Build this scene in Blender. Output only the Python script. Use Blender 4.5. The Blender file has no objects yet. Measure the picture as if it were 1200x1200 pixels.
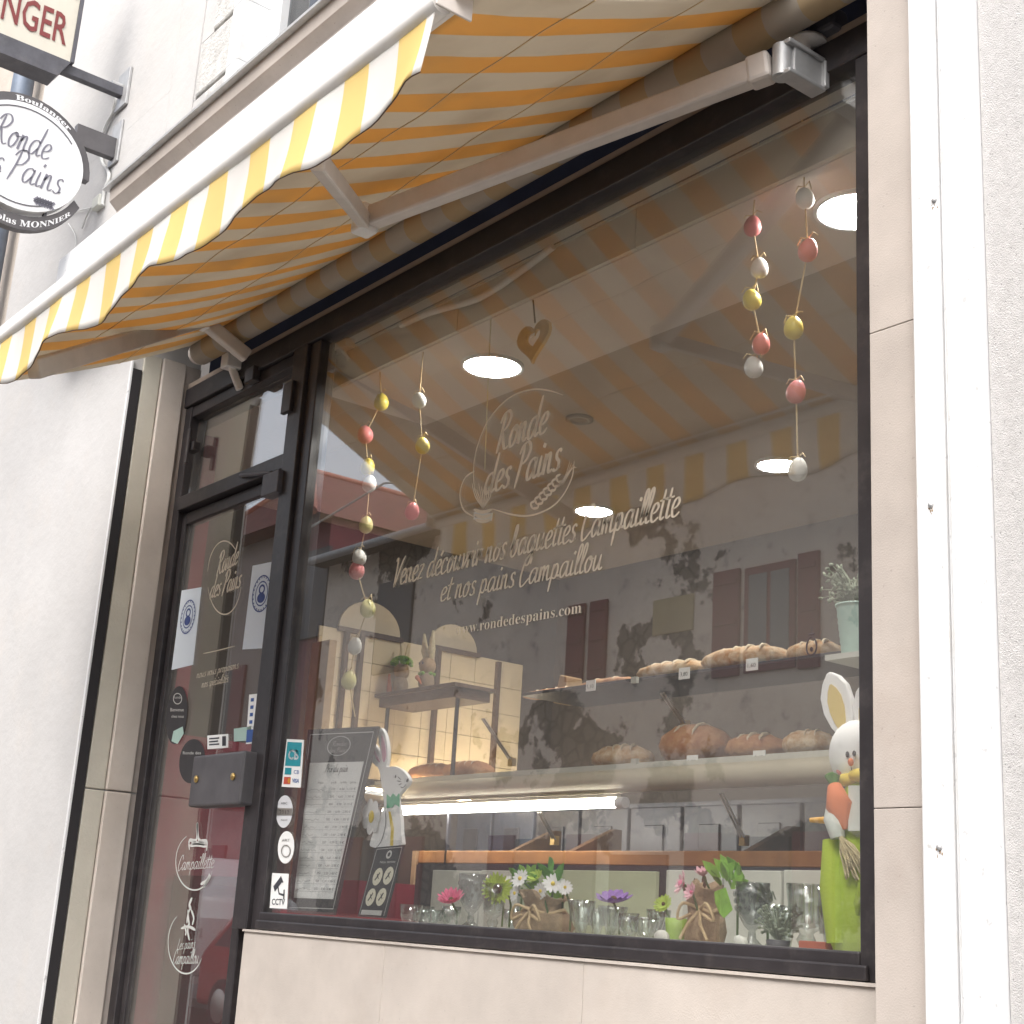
import bpy, bmesh, math, random
from mathutils import Vector, Matrix
random.seed(7)
R_ = math.radians
V = Vector
scn = bpy.context.scene
col = scn.collection

# ------------------------------------------------------------------ camera
# y = 0 is the outer face of the shop glass, x runs along the street, z up, street at z = 0
YAW, PITCH, ROLL, FPX = 0.916571165560937, 0.2774239648791077, 0.06224526203958488, 1691.04160850048
CAM = V((1.9100242955514417, -2.422646724641332, 1.5))
_cy, _sy, _cp, _sp = math.cos(YAW), math.sin(YAW), math.cos(PITCH), math.sin(PITCH)
FWD = V((-_sy * _cp, _cy * _cp, _sp)); _r = V((_cy, _sy, 0)); _u = _r.cross(FWD)
RGT = _r * math.cos(ROLL) + _u * math.sin(ROLL); UPV = _u * math.cos(ROLL) - _r * math.sin(ROLL)
cam_data = bpy.data.cameras.new('camera'); cam = bpy.data.objects.new('camera', cam_data); col.objects.link(cam)
cam.matrix_world = Matrix(((RGT.x, UPV.x, -FWD.x, CAM.x), (RGT.y, UPV.y, -FWD.y, CAM.y), (RGT.z, UPV.z, -FWD.z, CAM.z), (0, 0, 0, 1)))
cam_data.sensor_fit = 'HORIZONTAL'; cam_data.angle = 2 * math.atan(600 / FPX); cam_data.clip_end = 500; cam_data.clip_start = 0.05
scn.camera = cam

# ------------------------------------------------------------------ world, sun, exposure
SUN_EL, SUN_AZ = R_(50), R_(152)       # azimuth clockwise from +y (the shop faces -y)
w = bpy.data.worlds.new('World'); scn.world = w; w.use_nodes = True
nt = w.node_tree; nt.nodes.clear()
sky = nt.nodes.new('ShaderNodeTexSky'); sky.sky_type = 'NISHITA'; sky.sun_disc = False
sky.sun_elevation = SUN_EL; sky.sun_rotation = SUN_AZ; sky.dust_density = 4.0; sky.air_density = 1.0
hs = nt.nodes.new('ShaderNodeHueSaturation'); hs.inputs['Saturation'].default_value = 0.35
bg = nt.nodes.new('ShaderNodeBackground'); bg.inputs['Strength'].default_value = 0.15
wo = nt.nodes.new('ShaderNodeOutputWorld')
nt.links.new(sky.outputs[0], hs.inputs['Color']); nt.links.new(hs.outputs[0], bg.inputs[0]); nt.links.new(bg.outputs[0], wo.inputs[0])
sd = bpy.data.lights.new('sun', 'SUN'); sd.energy = 0.65; sd.angle = R_(60); sd.color = (1, .96, .9)
so = bpy.data.objects.new('sun', sd); col.objects.link(so)
sdir = V((math.sin(SUN_AZ) * math.cos(SUN_EL), math.cos(SUN_AZ) * math.cos(SUN_EL), math.sin(SUN_EL)))
so.rotation_euler = sdir.to_track_quat('Z', 'Y').to_euler()
so.location = (0, -6, 12)
scn.view_settings.view_transform = 'Standard'; scn.view_settings.look = 'None'
scn.view_settings.exposure = 1.5; scn.view_settings.gamma = 1.0
try: scn.view_settings.use_curve_mapping = False
except Exception: pass
scn.cycles.use_denoising = True
try: scn.cycles.denoiser = 'OPENIMAGEDENOISE'
except Exception: pass
scn.cycles.max_bounces = 8; scn.cycles.diffuse_bounces = 5; scn.cycles.glossy_bounces = 4
scn.cycles.transparent_max_bounces = 24; scn.cycles.transmission_bounces = 6
scn.cycles.caustics_reflective = False; scn.cycles.caustics_refractive = False
scn.cycles.sample_clamp_indirect = 6

# ------------------------------------------------------------------ measuring helpers (photo was surveyed on a 1200 grid)
def ray(px, py): return FWD * FPX + RGT * (px - 600) - UPV * (py - 600)
def at(px, py, x=None, y=None, z=None):
    v = ray(px, py)
    if y is not None: t = (y - CAM.y) / v.y
    elif z is not None: t = (z - CAM.z) / v.z
    else: t = (x - CAM.x) / v.x
    return CAM + v * t
def atm(px, py, D):                      # a point across the street known from its mirror image in the shop glass
    p = at(px, py, y=D); return V((p.x, -D, p.z))
def mpp(p): return (p - CAM).dot(FWD) / FPX      # metres per survey pixel at a point

# ------------------------------------------------------------------ materials
MATS = {}
def mat(name, color, rough=.6, metal=0, var=0, vscale=6, bump=0, bscale=60, spec=.5, emit=None, estr=0, col2=None, detail=4, dirt=0, dscale=3, dcol=(.05, .045, .04), coat=0, pits=0, pscale=120):
    if name in MATS: return MATS[name]
    m = bpy.data.materials.new(name); m.use_nodes = True
    t = m.node_tree; b = t.nodes['Principled BSDF']
    b.inputs['Roughness'].default_value = rough; b.inputs['Metallic'].default_value = metal
    b.inputs['Specular IOR Level'].default_value = spec
    b.inputs['Coat Weight'].default_value = coat
    c = (*color, 1); b.inputs['Base Color'].default_value = c
    out = None
    pos = t.nodes.new('ShaderNodeNewGeometry').outputs['Position']
    def noise(sc, det=detail, r=.6):
        n = t.nodes.new('ShaderNodeTexNoise'); n.inputs['Scale'].default_value = sc; n.inputs['Detail'].default_value = det
        n.inputs['Roughness'].default_value = r; t.links.new(pos, n.inputs['Vector']); return n
    def ramp(src, a, bb):
        r = t.nodes.new('ShaderNodeMapRange'); r.inputs[1].default_value = a; r.inputs[2].default_value = bb; t.links.new(src, r.inputs[0]); return r.outputs[0]
    def mix(fac, a, bb):
        x = t.nodes.new('ShaderNodeMix'); x.data_type = 'RGBA'; t.links.new(fac, x.inputs[0])
        for s, i in ((a, 6), (bb, 7)):
            if isinstance(s, tuple): x.inputs[i].default_value = s
            else: t.links.new(s, x.inputs[i])
        return x.outputs[2]
    if var or col2:
        lo = tuple(max(0, k * (1 - var)) for k in color) + (1,); hi = tuple(min(1, k * (1 + var)) for k in color) + (1,)
        if col2: lo, hi = c, (*col2, 1)
        out = mix(ramp(noise(vscale).outputs[0], .32, .68), lo, hi)
    if dirt:
        f = ramp(noise(dscale, 6, .7).outputs[0], .52, .8)
        mm = t.nodes.new('ShaderNodeMath'); mm.operation = 'MULTIPLY'; mm.inputs[1].default_value = dirt; t.links.new(f, mm.inputs[0])
        out = mix(mm.outputs[0], out if out else c, (*dcol, 1))
    if pits:
        f = ramp(noise(pscale, 3, .5).outputs[0], .66, .72)
        mm = t.nodes.new('ShaderNodeMath'); mm.operation = 'MULTIPLY'; mm.inputs[1].default_value = pits; t.links.new(f, mm.inputs[0])
        out = mix(mm.outputs[0], out if out else c, tuple(k * .45 for k in color) + (1,))
    if out: t.links.new(out, b.inputs['Base Color'])
    if bump:
        bn = t.nodes.new('ShaderNodeBump'); bn.inputs['Strength'].default_value = bump; bn.inputs['Distance'].default_value = .01
        t.links.new(noise(bscale, 5).outputs[0], bn.inputs['Height']); t.links.new(bn.outputs[0], b.inputs['Normal'])
    if emit:
        b.inputs['Emission Color'].default_value = (*emit, 1); b.inputs['Emission Strength'].default_value = estr
    MATS[name] = m; return m

def glass_mat(name, tint=(1, 1, 1), f0=.045, power=5, rough=0.0, haze=0, scale=1.0):
    if name in MATS: return MATS[name]
    m = bpy.data.materials.new(name); m.use_nodes = True; t = m.node_tree; t.nodes.clear()
    o = t.nodes.new('ShaderNodeOutputMaterial'); tr = t.nodes.new('ShaderNodeBsdfTransparent'); gl = t.nodes.new('ShaderNodeBsdfGlossy')
    tr.inputs[0].default_value = (*tint, 1); gl.inputs['Roughness'].default_value = rough
    g = t.nodes.new('ShaderNodeNewGeometry'); d = t.nodes.new('ShaderNodeVectorMath'); d.operation = 'DOT_PRODUCT'
    t.links.new(g.outputs['Incoming'], d.inputs[0]); t.links.new(g.outputs['Normal'], d.inputs[1])
    def mth(op, a, bb=None):
        n = t.nodes.new('ShaderNodeMath'); n.operation = op
        for i, s in enumerate((a, bb)):
            if s is None: continue
            if isinstance(s, (int, float)): n.inputs[i].default_value = s
            else: t.links.new(s, n.inputs[i])
        return n.outputs[0]
    c = mth('ABSOLUTE', d.outputs['Value']); k = mth('POWER', mth('SUBTRACT', 1.0, c), power)
    fr = mth('MULTIPLY', mth('ADD', mth('MULTIPLY', k, 1 - f0), f0), scale)
    mx = t.nodes.new('ShaderNodeMixShader'); t.links.new(fr, mx.inputs[0]); t.links.new(tr.outputs[0], mx.inputs[1]); t.links.new(gl.outputs[0], mx.inputs[2])
    last = mx.outputs[0]
    if haze:
        df = t.nodes.new('ShaderNodeBsdfDiffuse'); df.inputs[0].default_value = (.6, .58, .55, 1)
        m2 = t.nodes.new('ShaderNodeMixShader'); m2.inputs[0].default_value = haze
        t.links.new(last, m2.inputs[1]); t.links.new(df.outputs[0], m2.inputs[2]); last = m2.outputs[0]
    t.links.new(last, o.inputs[0]); MATS[name] = m; return m

STRIPE = .205
def fabric_mat(name, yellow, white, trans, dirt=.25):
    m = bpy.data.materials.new(name); m.use_nodes = True; t = m.node_tree; t.nodes.clear()
    o = t.nodes.new('ShaderNodeOutputMaterial'); g = t.nodes.new('ShaderNodeNewGeometry'); s = t.nodes.new('ShaderNodeSeparateXYZ')
    t.links.new(g.outputs['Position'], s.inputs[0])
    def mth(op, a, bb=None):
        n = t.nodes.new('ShaderNodeMath'); n.operation = op
        for i, q in enumerate((a, bb)):
            if q is None: continue
            if isinstance(q, (int, float)): n.inputs[i].default_value = q
            else: t.links.new(q, n.inputs[i])
        return n.outputs[0]
    n0 = t.nodes.new('ShaderNodeTexNoise'); n0.inputs['Scale'].default_value = 9; t.links.new(g.outputs['Position'], n0.inputs['Vector'])
    xx = mth('ADD', s.outputs[0], mth('MULTIPLY', n0.outputs[0], .010))
    ph = mth('FRACT', mth('ADD', mth('DIVIDE', xx, STRIPE), 20.22))
    isy = mth('LESS_THAN', ph, .47)
    mx = t.nodes.new('ShaderNodeMix'); mx.data_type = 'RGBA'; t.links.new(isy, mx.inputs[0]); mx.inputs[6].default_value = (*white, 1); mx.inputs[7].default_value = (*yellow, 1)
    n = t.nodes.new('ShaderNodeTexNoise'); n.inputs['Scale'].default_value = 4; n.inputs['Detail'].default_value = 6; t.links.new(g.outputs['Position'], n.inputs['Vector'])
    mr = t.nodes.new('ShaderNodeMapRange'); mr.inputs[1].default_value = .45; mr.inputs[2].default_value = .8; mr.inputs[4].default_value = dirt; t.links.new(n.outputs[0], mr.inputs[0])
    m3 = t.nodes.new('ShaderNodeMix'); m3.data_type = 'RGBA'; t.links.new(mr.outputs[0], m3.inputs[0]); t.links.new(mx.outputs[2], m3.inputs[6]); m3.inputs[7].default_value = (.35, .28, .2, 1)
    df = t.nodes.new('ShaderNodeBsdfDiffuse'); tl = t.nodes.new('ShaderNodeBsdfTranslucent')
    t.links.new(m3.outputs[2], df.inputs[0]); t.links.new(m3.outputs[2], tl.inputs[0])
    ms = t.nodes.new('ShaderNodeMixShader'); ms.inputs[0].default_value = trans
    t.links.new(df.outputs[0], ms.inputs[1]); t.links.new(tl.outputs[0], ms.inputs[2]); t.links.new(ms.outputs[0], o.inputs[0])
    MATS[name] = m; return m

# ------------------------------------------------------------------ mesh builder
WP = {}          # world position of every object made here
class MB:
    def __init__(s): s.v = []; s.f = []; s.sm = []
    def add(s, vs, fs, smooth=False):
        k = len(s.v); s.v += [V(p) for p in vs]; s.f += [[k + i for i in f] for f in fs]; s.sm += [smooth] * len(fs); return s
    def box(s, x0, x1, y0, y1, z0, z1):
        vs = [(x, y, z) for z in (z0, z1) for y in (y0, y1) for x in (x0, x1)]
        return s.add(vs, [(0, 2, 3, 1), (4, 5, 7, 6), (0, 1, 5, 4), (2, 6, 7, 3), (0, 4, 6, 2), (1, 3, 7, 5)])
    def obox(s, c, ax, ay, az):              # oriented box from half-axis vectors
        c = V(c); vs = [c + ax * i + ay * j + az * k for k in (-1, 1) for j in (-1, 1) for i in (-1, 1)]
        return s.add(vs, [(0, 2, 3, 1), (4, 5, 7, 6), (0, 1, 5, 4), (2, 6, 7, 3), (0, 4, 6, 2), (1, 3, 7, 5)])
    def bar(s, p, q, w, h, up=V((0, 0, 1))):
        p, q = V(p), V(q); d = (q - p); l = d.length; d.normalize(); side = d.cross(up).normalized(); u = side.cross(d)
        return s.obox((p + q) / 2, d * l / 2, side * w / 2, u * h / 2)
    def tube(s, pts, r, seg=8, cap=True):
        pts = [V(p) for p in pts]; n = len(pts); rs = r if isinstance(r, (list, tuple)) else [r] * n
        vs = []; prev = None
        for i, p in enumerate(pts):
            d = (pts[min(i + 1, n - 1)] - pts[max(i - 1, 0)])
            if d.length < 1e-9: d = V((0, 0, 1))
            d.normalize()
            a = prev - d * prev.dot(d) if prev is not None else d.orthogonal()
            if a.length < 1e-6: a = d.orthogonal()
            a.normalize(); prev = a; b = d.cross(a)
            for k in range(seg):
                th = 2 * math.pi * k / seg; vs.append(p + (a * math.cos(th) + b * math.sin(th)) * rs[i])
        fs = [(i * seg + k, i * seg + (k + 1) % seg, (i + 1) * seg + (k + 1) % seg, (i + 1) * seg + k) for i in range(n - 1) for k in range(seg)]
        s.add(vs, fs, True)
        if cap: s.add(vs[:seg], [tuple(range(seg))[::-1]]); s.add(vs[-seg:], [tuple(range(seg))])
        return s
    def lathe(s, prof, base, seg=20, axis=V((0, 0, 1)), wob=0, smooth=True):
        axis = V(axis).normalized(); a = axis.orthogonal().normalized() if abs(axis.z) < .99 else V((1, 0, 0)); b = axis.cross(a)
        vs = []
        for r, z in prof:
            for k in range(seg):
                th = 2 * math.pi * k / seg; rr = r * (1 + wob * (1 if k % 2 else -1))
                vs.append(V(base) + axis * z + (a * math.cos(th) + b * math.sin(th)) * rr)
        n = len(prof)
        fs = [(i * seg + k, i * seg + (k + 1) % seg, (i + 1) * seg + (k + 1) % seg, (i + 1) * seg + k) for i in range(n - 1) for k in range(seg)]
        return s.add(vs, fs, smooth)
    def ell(s, c, rx, ry, rz, seg=12, rings=8, mtx=None, lump=0):
        c = V(c); vs = []; M = mtx or Matrix.Identity(3)
        for i in range(rings + 1):
            ph = math.pi * i / rings
            for k in range(seg):
                th = 2 * math.pi * k / seg
                g = 1 + (random.uniform(-lump, lump) if lump else 0)
                vs.append(c + M @ V((rx * math.sin(ph) * math.cos(th) * g, ry * math.sin(ph) * math.sin(th) * g, rz * math.cos(ph) * g)))
        fs = [(i * seg + k, (i + 1) * seg + k, (i + 1) * seg + (k + 1) % seg, i * seg + (k + 1) % seg) for i in range(rings) for k in range(seg)]
        return s.add(vs, fs, True)
    def prism(s, pts, n):                     # outline pushed along n
        pts = [V(p) for p in pts]; k = len(pts); n = V(n)
        s.add(pts + [p + n for p in pts], [tuple(range(k))[::-1], tuple(range(k, 2 * k))] + [(i, (i + 1) % k, k + (i + 1) % k, k + i) for i in range(k)])
        return s
    def sheet(s, grid, smooth=True):
        h, wd = len(grid), len(grid[0]); vs = [p for r in grid for p in r]
        return s.add(vs, [(i * wd + j, i * wd + j + 1, (i + 1) * wd + j + 1, (i + 1) * wd + j) for i in range(h - 1) for j in range(wd - 1)], smooth)
    def ribbon(s, pts, ws, nrm):
        pts = [V(p) for p in pts]; n = len(pts); vs = []
        for i, p in enumerate(pts):
            d = pts[min(i + 1, n - 1)] - pts[max(i - 1, 0)]
            if d.length < 1e-9: continue
            sd_ = d.normalized().cross(nrm); wd = ws[i] if isinstance(ws, list) else ws
            vs += [p + sd_ * wd / 2, p - sd_ * wd / 2]
        k = len(vs) // 2
        return s.add(vs, [(2 * i, 2 * i + 1, 2 * i + 3, 2 * i + 2) for i in range(k - 1)])
    def build(s, name, m, parent=None, loc=None, bevel=0, **tags):
        me = bpy.data.meshes.new(name)
        if loc is None:
            xs = [p.x for p in s.v]; ys = [p.y for p in s.v]; zs = [p.z for p in s.v]
            loc = V(((min(xs) + max(xs)) / 2, (min(ys) + max(ys)) / 2, min(zs)))
        loc = V(loc)
        me.from_pydata([tuple(p - loc) for p in s.v], [], s.f); me.polygons.foreach_set('use_smooth', s.sm)
        bm = bmesh.new(); bm.from_mesh(me); bmesh.ops.recalc_face_normals(bm, faces=bm.faces) if name not in ('lettering', 'emblem') else None
        bm.to_mesh(me); bm.free(); me.update()
        if m: me.materials.append(m if not isinstance(m, str) else MATS[m])
        o = bpy.data.objects.new(name, me); col.objects.link(o); place(o, loc, parent)
        if bevel:
            bv = o.modifiers.new('bevel', 'BEVEL'); bv.width = bevel; bv.segments = 2; bv.limit_method = 'ANGLE'
        for k, q in tags.items(): o[k] = q
        return o
def place(o, loc, parent):
    WP[o.name] = V(loc)
    if parent is not None: o.parent = parent; o.location = V(loc) - WP[parent.name]
    else: o.location = loc
def thing(name, loc, label, cat, group=None):
    o = bpy.data.objects.new(name, None); o.empty_display_size = .1; col.objects.link(o); place(o, loc, None)
    o['label'] = label; o['category'] = cat
    if group: o['group'] = group
    return o
def tg(label, cat, group=None):
    d = dict(label=label, category=cat)
    if group: d['group'] = group
    return d
S = dict(kind='structure')

def spline(pts, n=5, closed=False):
    P = [V((*p, 0)) if len(p) == 2 else V(p) for p in pts]
    if len(P) < 3 and not closed: return [P[0].lerp(P[1], k / 4) for k in range(5)]
    out = []; N = len(P)
    for i in range(N if closed else N - 1):
        g = (lambda j: P[j % N]) if closed else (lambda j: P[max(0, min(N - 1, j))])
        a, b, c, d = g(i - 1), g(i), g(i + 1), g(i + 2)
        for k in range(n):
            t = k / n
            out.append(.5 * ((2 * b) + (c - a) * t + (2 * a - 5 * b + 4 * c - d) * t * t + (3 * b - a - 3 * c + d) * t ** 3))
    if not closed: out.append(P[-1])
    return out

# brush script drawn stroke by stroke, x-height 1
_bowl = [(.6, .82), (.42, 1.0), (.17, .85), (.06, .42), (.16, .04), (.36, .06), (.56, .5)]
GL = {
 'a': (.84, [_bowl, [(.63, 1.0), (.58, .5), (.6, .12), (.72, .02), (.88, .15)]]),
 'b': (.74, [[(.06, .4), (.3, 1.3), (.32, 1.8), (.2, 1.9), (.12, 1.4), (.1, .3), (.28, -.02), (.5, .15), (.58, .6), (.48, .95), (.66, .9)]]),
 'c': (.64, [[(.54, .78), (.42, 1.0), (.2, .92), (.07, .5), (.15, .08), (.38, .0), (.64, .2)]]),
 'd': (.86, [_bowl, [(.7, 1.95), (.62, 1.0), (.58, .3), (.68, .02), (.88, .15)]]),
 'e': (.62, [[(.1, .42), (.4, .55), (.52, .8), (.38, 1.0), (.18, .9), (.07, .5), (.15, .08), (.36, .0), (.64, .2)]]),
 'g': (.8, [_bowl, [(.63, 1.0), (.58, .3), (.5, -.5), (.3, -.78), (.1, -.62), (.22, -.32), (.82, .15)]]),
 'i': (.38, [[(.12, 1.0), (.09, .3), (.18, .02), (.38, .15)], [(.17, 1.36), (.24, 1.56)]]),
 'l': (.4, [[(.05, .35), (.3, 1.2), (.36, 1.75), (.24, 1.92), (.13, 1.5), (.09, .35), (.18, .02), (.4, .15)]]),
 'm': (1.04, [[(.12, 1.0), (.09, 0)], [(.1, .55), (.28, .95), (.4, .9), (.42, 0)], [(.42, .55), (.6, .95), (.73, .9), (.74, .25), (.84, .02), (1.04, .15)]]),
 'n': (.74, [[(.12, 1.0), (.09, 0)], [(.1, .55), (.28, .95), (.42, .9), (.44, .25), (.54, .02), (.74, .15)]]),
 'o': (.68, [[(.34, 1.0), (.14, .82), (.06, .4), (.2, .02), (.42, .1), (.54, .55), (.46, .92), (.32, 1.0), (.42, .78), (.7, .85)]]),
 'p': (.74, [[(.14, 1.0), (.1, .2), (.04, -.8)], [(.1, .5), (.28, .95), (.48, .88), (.54, .45), (.4, .04), (.16, .1)], [(.5, .2), (.74, .15)]]),
 'r': (.52, [[(.12, 1.0), (.09, 0)], [(.1, .5), (.22, .88), (.4, .98), (.48, .88)]]),
 's': (.54, [[(.48, .85), (.34, 1.0), (.17, .85), (.22, .6), (.42, .4), (.42, .12), (.25, 0), (.05, .12)], [(.4, .1), (.56, .15)]]),
 't': (.46, [[(.26, 1.65), (.19, .8), (.16, .2), (.26, .02), (.46, .15)], [(-.06, 1.06), (.54, 1.14)]]),
 'u': (.78, [[(.12, 1.0), (.08, .3), (.18, .02), (.36, .15), (.5, .6)], [(.54, 1.0), (.5, .25), (.6, .02), (.78, .15)]]),
 'v': (.62, [[(.05, .9), (.14, .95), (.2, .5), (.22, .05), (.34, .15), (.52, .65), (.48, .98), (.62, .88)]]),
 'x': (.66, [[(.06, .9), (.2, .9), (.4, .1), (.62, .12)], [(.56, .98), (.08, .02)]]),
 'z': (.6, [[(.08, .9), (.3, .98), (.5, .92), (.28, .5), (.06, .05), (.3, .08), (.58, .1)]]),
 'é': (.62, [[(.1, .42), (.4, .55), (.52, .8), (.38, 1.0), (.18, .9), (.07, .5), (.15, .08), (.36, .0), (.64, .2)], [(.34, 1.25), (.52, 1.55)]]),
 'R': (.98, [[(.3, 1.85), (.24, .9), (.12, -.05)], [(.0, 1.45), (.2, 1.85), (.55, 1.95), (.78, 1.6), (.6, 1.15), (.26, .95)], [(.32, .98), (.52, .4), (.74, .02), (.98, .12)]]),
 'P': (.82, [[(.3, 1.85), (.24, .9), (.08, -.2)], [(.0, 1.45), (.2, 1.85), (.55, 1.95), (.8, 1.55), (.6, 1.05), (.26, .9)]]),
 'V': (.86, [[(.0, 1.65), (.14, 1.85), (.24, 1.2), (.26, .0), (.38, .2), (.7, 1.4), (.95, 1.9)]]),
 'C': (.84, [[(.72, 1.35), (.74, 1.75), (.5, 1.95), (.2, 1.5), (.06, .6), (.18, -.05), (.45, .0), (.82, .4)]]),
 'L': (.8, [[(.34, 1.9), (.26, .9), (.1, .05), (.3, .12), (.55, -.02), (.78, .15)]]),
 ' ': (.42, []), '.': (.25, [[(.08, .0), (.1, .06)]]),
}
def script(mb, txt, O, r, u, n, width, xh, stroke=.17, slant=.28):
    """Write txt from O along r; width and x-height in metres."""
    tot = sum(GL[c][0] for c in txt); sx = width / tot; x = 0
    nib = R_(38)
    for c in txt:
        adv, sts = GL[c]
        for st in sts:
            q = [((x + px) * sx + py * xh * slant, py * xh) for px, py in st]
            sp = spline(q, 4)
            ws = []
            for i in range(len(sp)):
                d = sp[min(i + 1, len(sp) - 1)] - sp[max(i - 1, 0)]; a = math.atan2(d.y, d.x)
                e = min(1, .55 + min(i, len(sp) - 1 - i) * .3) if len(sp) > 5 else 1.25
                ws.append(xh * stroke * (.42 + .58 * abs(math.sin(a - nib + .5))) * e)
            mb.ribbon([O + r * p.x + u * p.y for p in sp], ws, n)
        x += adv
    return mb
MATHB = {}
for i, c in enumerate('ABCDEFGHIJKLMNOPQRSTUVWXYZ'): MATHB[c] = chr(0x1D400 + i)
for i, c in enumerate('abcdefghijklmnopqrstuvwxyz'): MATHB[c] = chr(0x1D41A + i)
_tc = {}
def glyphs(txt, serif=False, bold=0.0):
    """flat text polygons in unit size: (verts, faces, width)"""
    key = (txt, serif, bold)
    if key in _tc: return _tc[key]
    cu = bpy.data.curves.new('text', 'FONT'); cu.body = ''.join(MATHB.get(c, c) for c in txt) if serif else txt
    cu.size = 1; cu.resolution_u = 2; cu.offset = bold
    ob = bpy.data.objects.new('text', cu); me = bpy.data.meshes.new_from_object(ob)
    vs = [v.co.copy() for v in me.vertices]; fs = [list(p.vertices) for p in me.polygons]
    bpy.data.objects.remove(ob); bpy.data.meshes.remove(me); bpy.data.curves.remove(cu)
    x0 = min([v.x for v in vs] or [0]); wd = max([v.x for v in vs] or [1]) - x0
    for v in vs: v.x -= x0
    _tc[key] = (vs, fs, wd); return _tc[key]
def type_on(mb, txt, O, r, u, width, h, serif=False, bold=0.0, bend=None):
    """print txt: total width, cap height h (m). bend(x, y) -> point overrides the straight line"""
    vs, fs, wd = glyphs(txt, serif, bold); kx = width / max(wd, 1e-6); ky = h / .7
    mb.add([(bend(p.x * kx, p.y * ky) if bend else O + r * (p.x * kx) + u * (p.y * ky)) for p in vs], fs); return mb
def quadframe(tl, tr, bl, br):
    """(s, t) in 0..1 -> point on the quad, t down"""
    return lambda s, t: (tl * (1 - s) + tr * s) * (1 - t) + (bl * (1 - s) + br * s) * t
def frame_of(fr):
    O = fr(0, 1); r = fr(1, 1) - fr(0, 1); u = fr(0, 0) - fr(0, 1); W_, H_ = r.length, u.length
    r, u = r.normalized(), u.normalized(); n = r.cross(u).normalized()
    return O, r, u, n, W_, H_

# ------------------------------------------------------------------ the palette
mat('white_render', (.50, .49, .48), .9, var=.05, vscale=2.5, bump=.3, bscale=18, dirt=.4, dscale=3.3, dcol=(.55, .5, .45))
mat('rough_render', (.54, .525, .515), .95, var=.08, vscale=60, bump=.55, bscale=420, pits=1.0, pscale=190)
mat('white_trim', (.70, .705, .71), .55, var=.05, vscale=4, bump=.06, bscale=40, dirt=.35, dscale=8, dcol=(.42, .36, .24), pits=.5, pscale=48)
mat('stone', (.44, .39, .35), .85, var=.10, vscale=4, bump=.15, bscale=260, pits=.35, pscale=110, dirt=.45, dscale=3, dcol=(.34, .27, .22))
mat('pale_stone', (.53, .475, .425), .85, var=.08, vscale=5, bump=.12, bscale=260, pits=.25, pscale=110, dirt=.5, dscale=2.2, dcol=(.42, .35, .29))
mat('quoin_stone', (.52, .51, .49), .95, var=.22, vscale=14, bump=.8, bscale=60, pits=.5, pscale=70)
mat('reveal_stone', (.50, .47, .40), .85, var=.06, vscale=6, bump=.2, bscale=90)
mat('zinc', (.42, .42, .42), .5, .4, var=.1, vscale=20)
mat('brown_frame', (.032, .028, .030), .42, 0, var=.2, vscale=9, spec=.45, bump=.05, bscale=70, dirt=.35, dscale=16, dcol=(.13, .115, .105))
mat('black_gap', (.02, .018, .02), .9)
mat('navy', (.016, .022, .05), .7, var=.2, vscale=8)
mat('awning_white', (.74, .72, .69), .4, var=.05, vscale=10, bump=.03, bscale=30)
mat('arm_grey', (.60, .54, .49), .45, var=.06, vscale=14)
mat('beige_strip', (.42, .34, .28), .6, var=.08, vscale=14)
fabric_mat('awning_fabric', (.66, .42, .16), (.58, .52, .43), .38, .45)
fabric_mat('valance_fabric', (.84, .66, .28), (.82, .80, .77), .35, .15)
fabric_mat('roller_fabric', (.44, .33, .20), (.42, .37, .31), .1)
glass_mat('shop_glass', (.97, .975, .97), f0=.135, power=3.6, haze=.036)
glass_mat('thin_glass', (.90, .93, .92), f0=.14, power=3)
glass_mat('grey_glass', (.74, .76, .76), f0=.08, power=4)
glass_mat('far_glass', (.25, .27, .3), f0=.12, power=4)
mat('vinyl', (.68, .60, .48), .7)
mat('vinyl_white', (.58, .57, .54), .7)
mat('sign_panel', (.60, .57, .49), .5, var=.03, vscale=8, dirt=.08, dscale=12)
mat('sign_red', (.19, .035, .035), .6, var=.1, vscale=40)
mat('sign_dark', (.085, .085, .10), .5, var=.2, vscale=15, dirt=.3, dscale=14, dcol=(.2, .18, .16))
mat('sign_black', (.09, .085, .09), .5, var=.15, vscale=10)
mat('sign_white', (.72, .73, .75), .4)
mat('sign_ink', (.17, .17, .21), .6)
mat('rust', (.30, .20, .11), .9, var=.3, vscale=90)
mat('cable', (.62, .62, .6), .6)
mat('downpipe', (.13, .16, .21), .45, .2, var=.15, vscale=10)
mat('beige_house', (.50, .44, .38), .9, var=.1, vscale=4, bump=.3)
mat('asphalt', (.055, .055, .057), .9, var=.25, vscale=30, bump=.4, bscale=200)
mat('pavement', (.24, .23, .22), .9, var=.15, vscale=12, bump=.3, bscale=90)
mat('kerb', (.34, .33, .32), .85, var=.1, vscale=9)
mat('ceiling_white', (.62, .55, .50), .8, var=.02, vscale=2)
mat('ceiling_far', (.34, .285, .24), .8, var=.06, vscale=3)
mat('fascia_beige', (.56, .51, .43), .7, var=.05, vscale=6)
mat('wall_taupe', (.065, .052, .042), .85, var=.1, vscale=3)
mat('burgundy', (.26, .012, .035), .45, var=.2, vscale=5)
mat('floor_tile', (.25, .19, .16), .5, var=.15, vscale=6)
mat('honey_tile', (.76, .64, .44), .5, var=.07, vscale=5)
mat('brown_wood', (.10, .055, .03), .5, var=.25, vscale=14)
mat('orange_wood', (.42, .19, .06), .5, var=.15, vscale=12)
mat('tan_wood', (.45, .30, .16), .6, var=.12, vscale=14)
mat('dark_cab', (.035, .035, .045), .4, var=.3, vscale=6)
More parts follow.
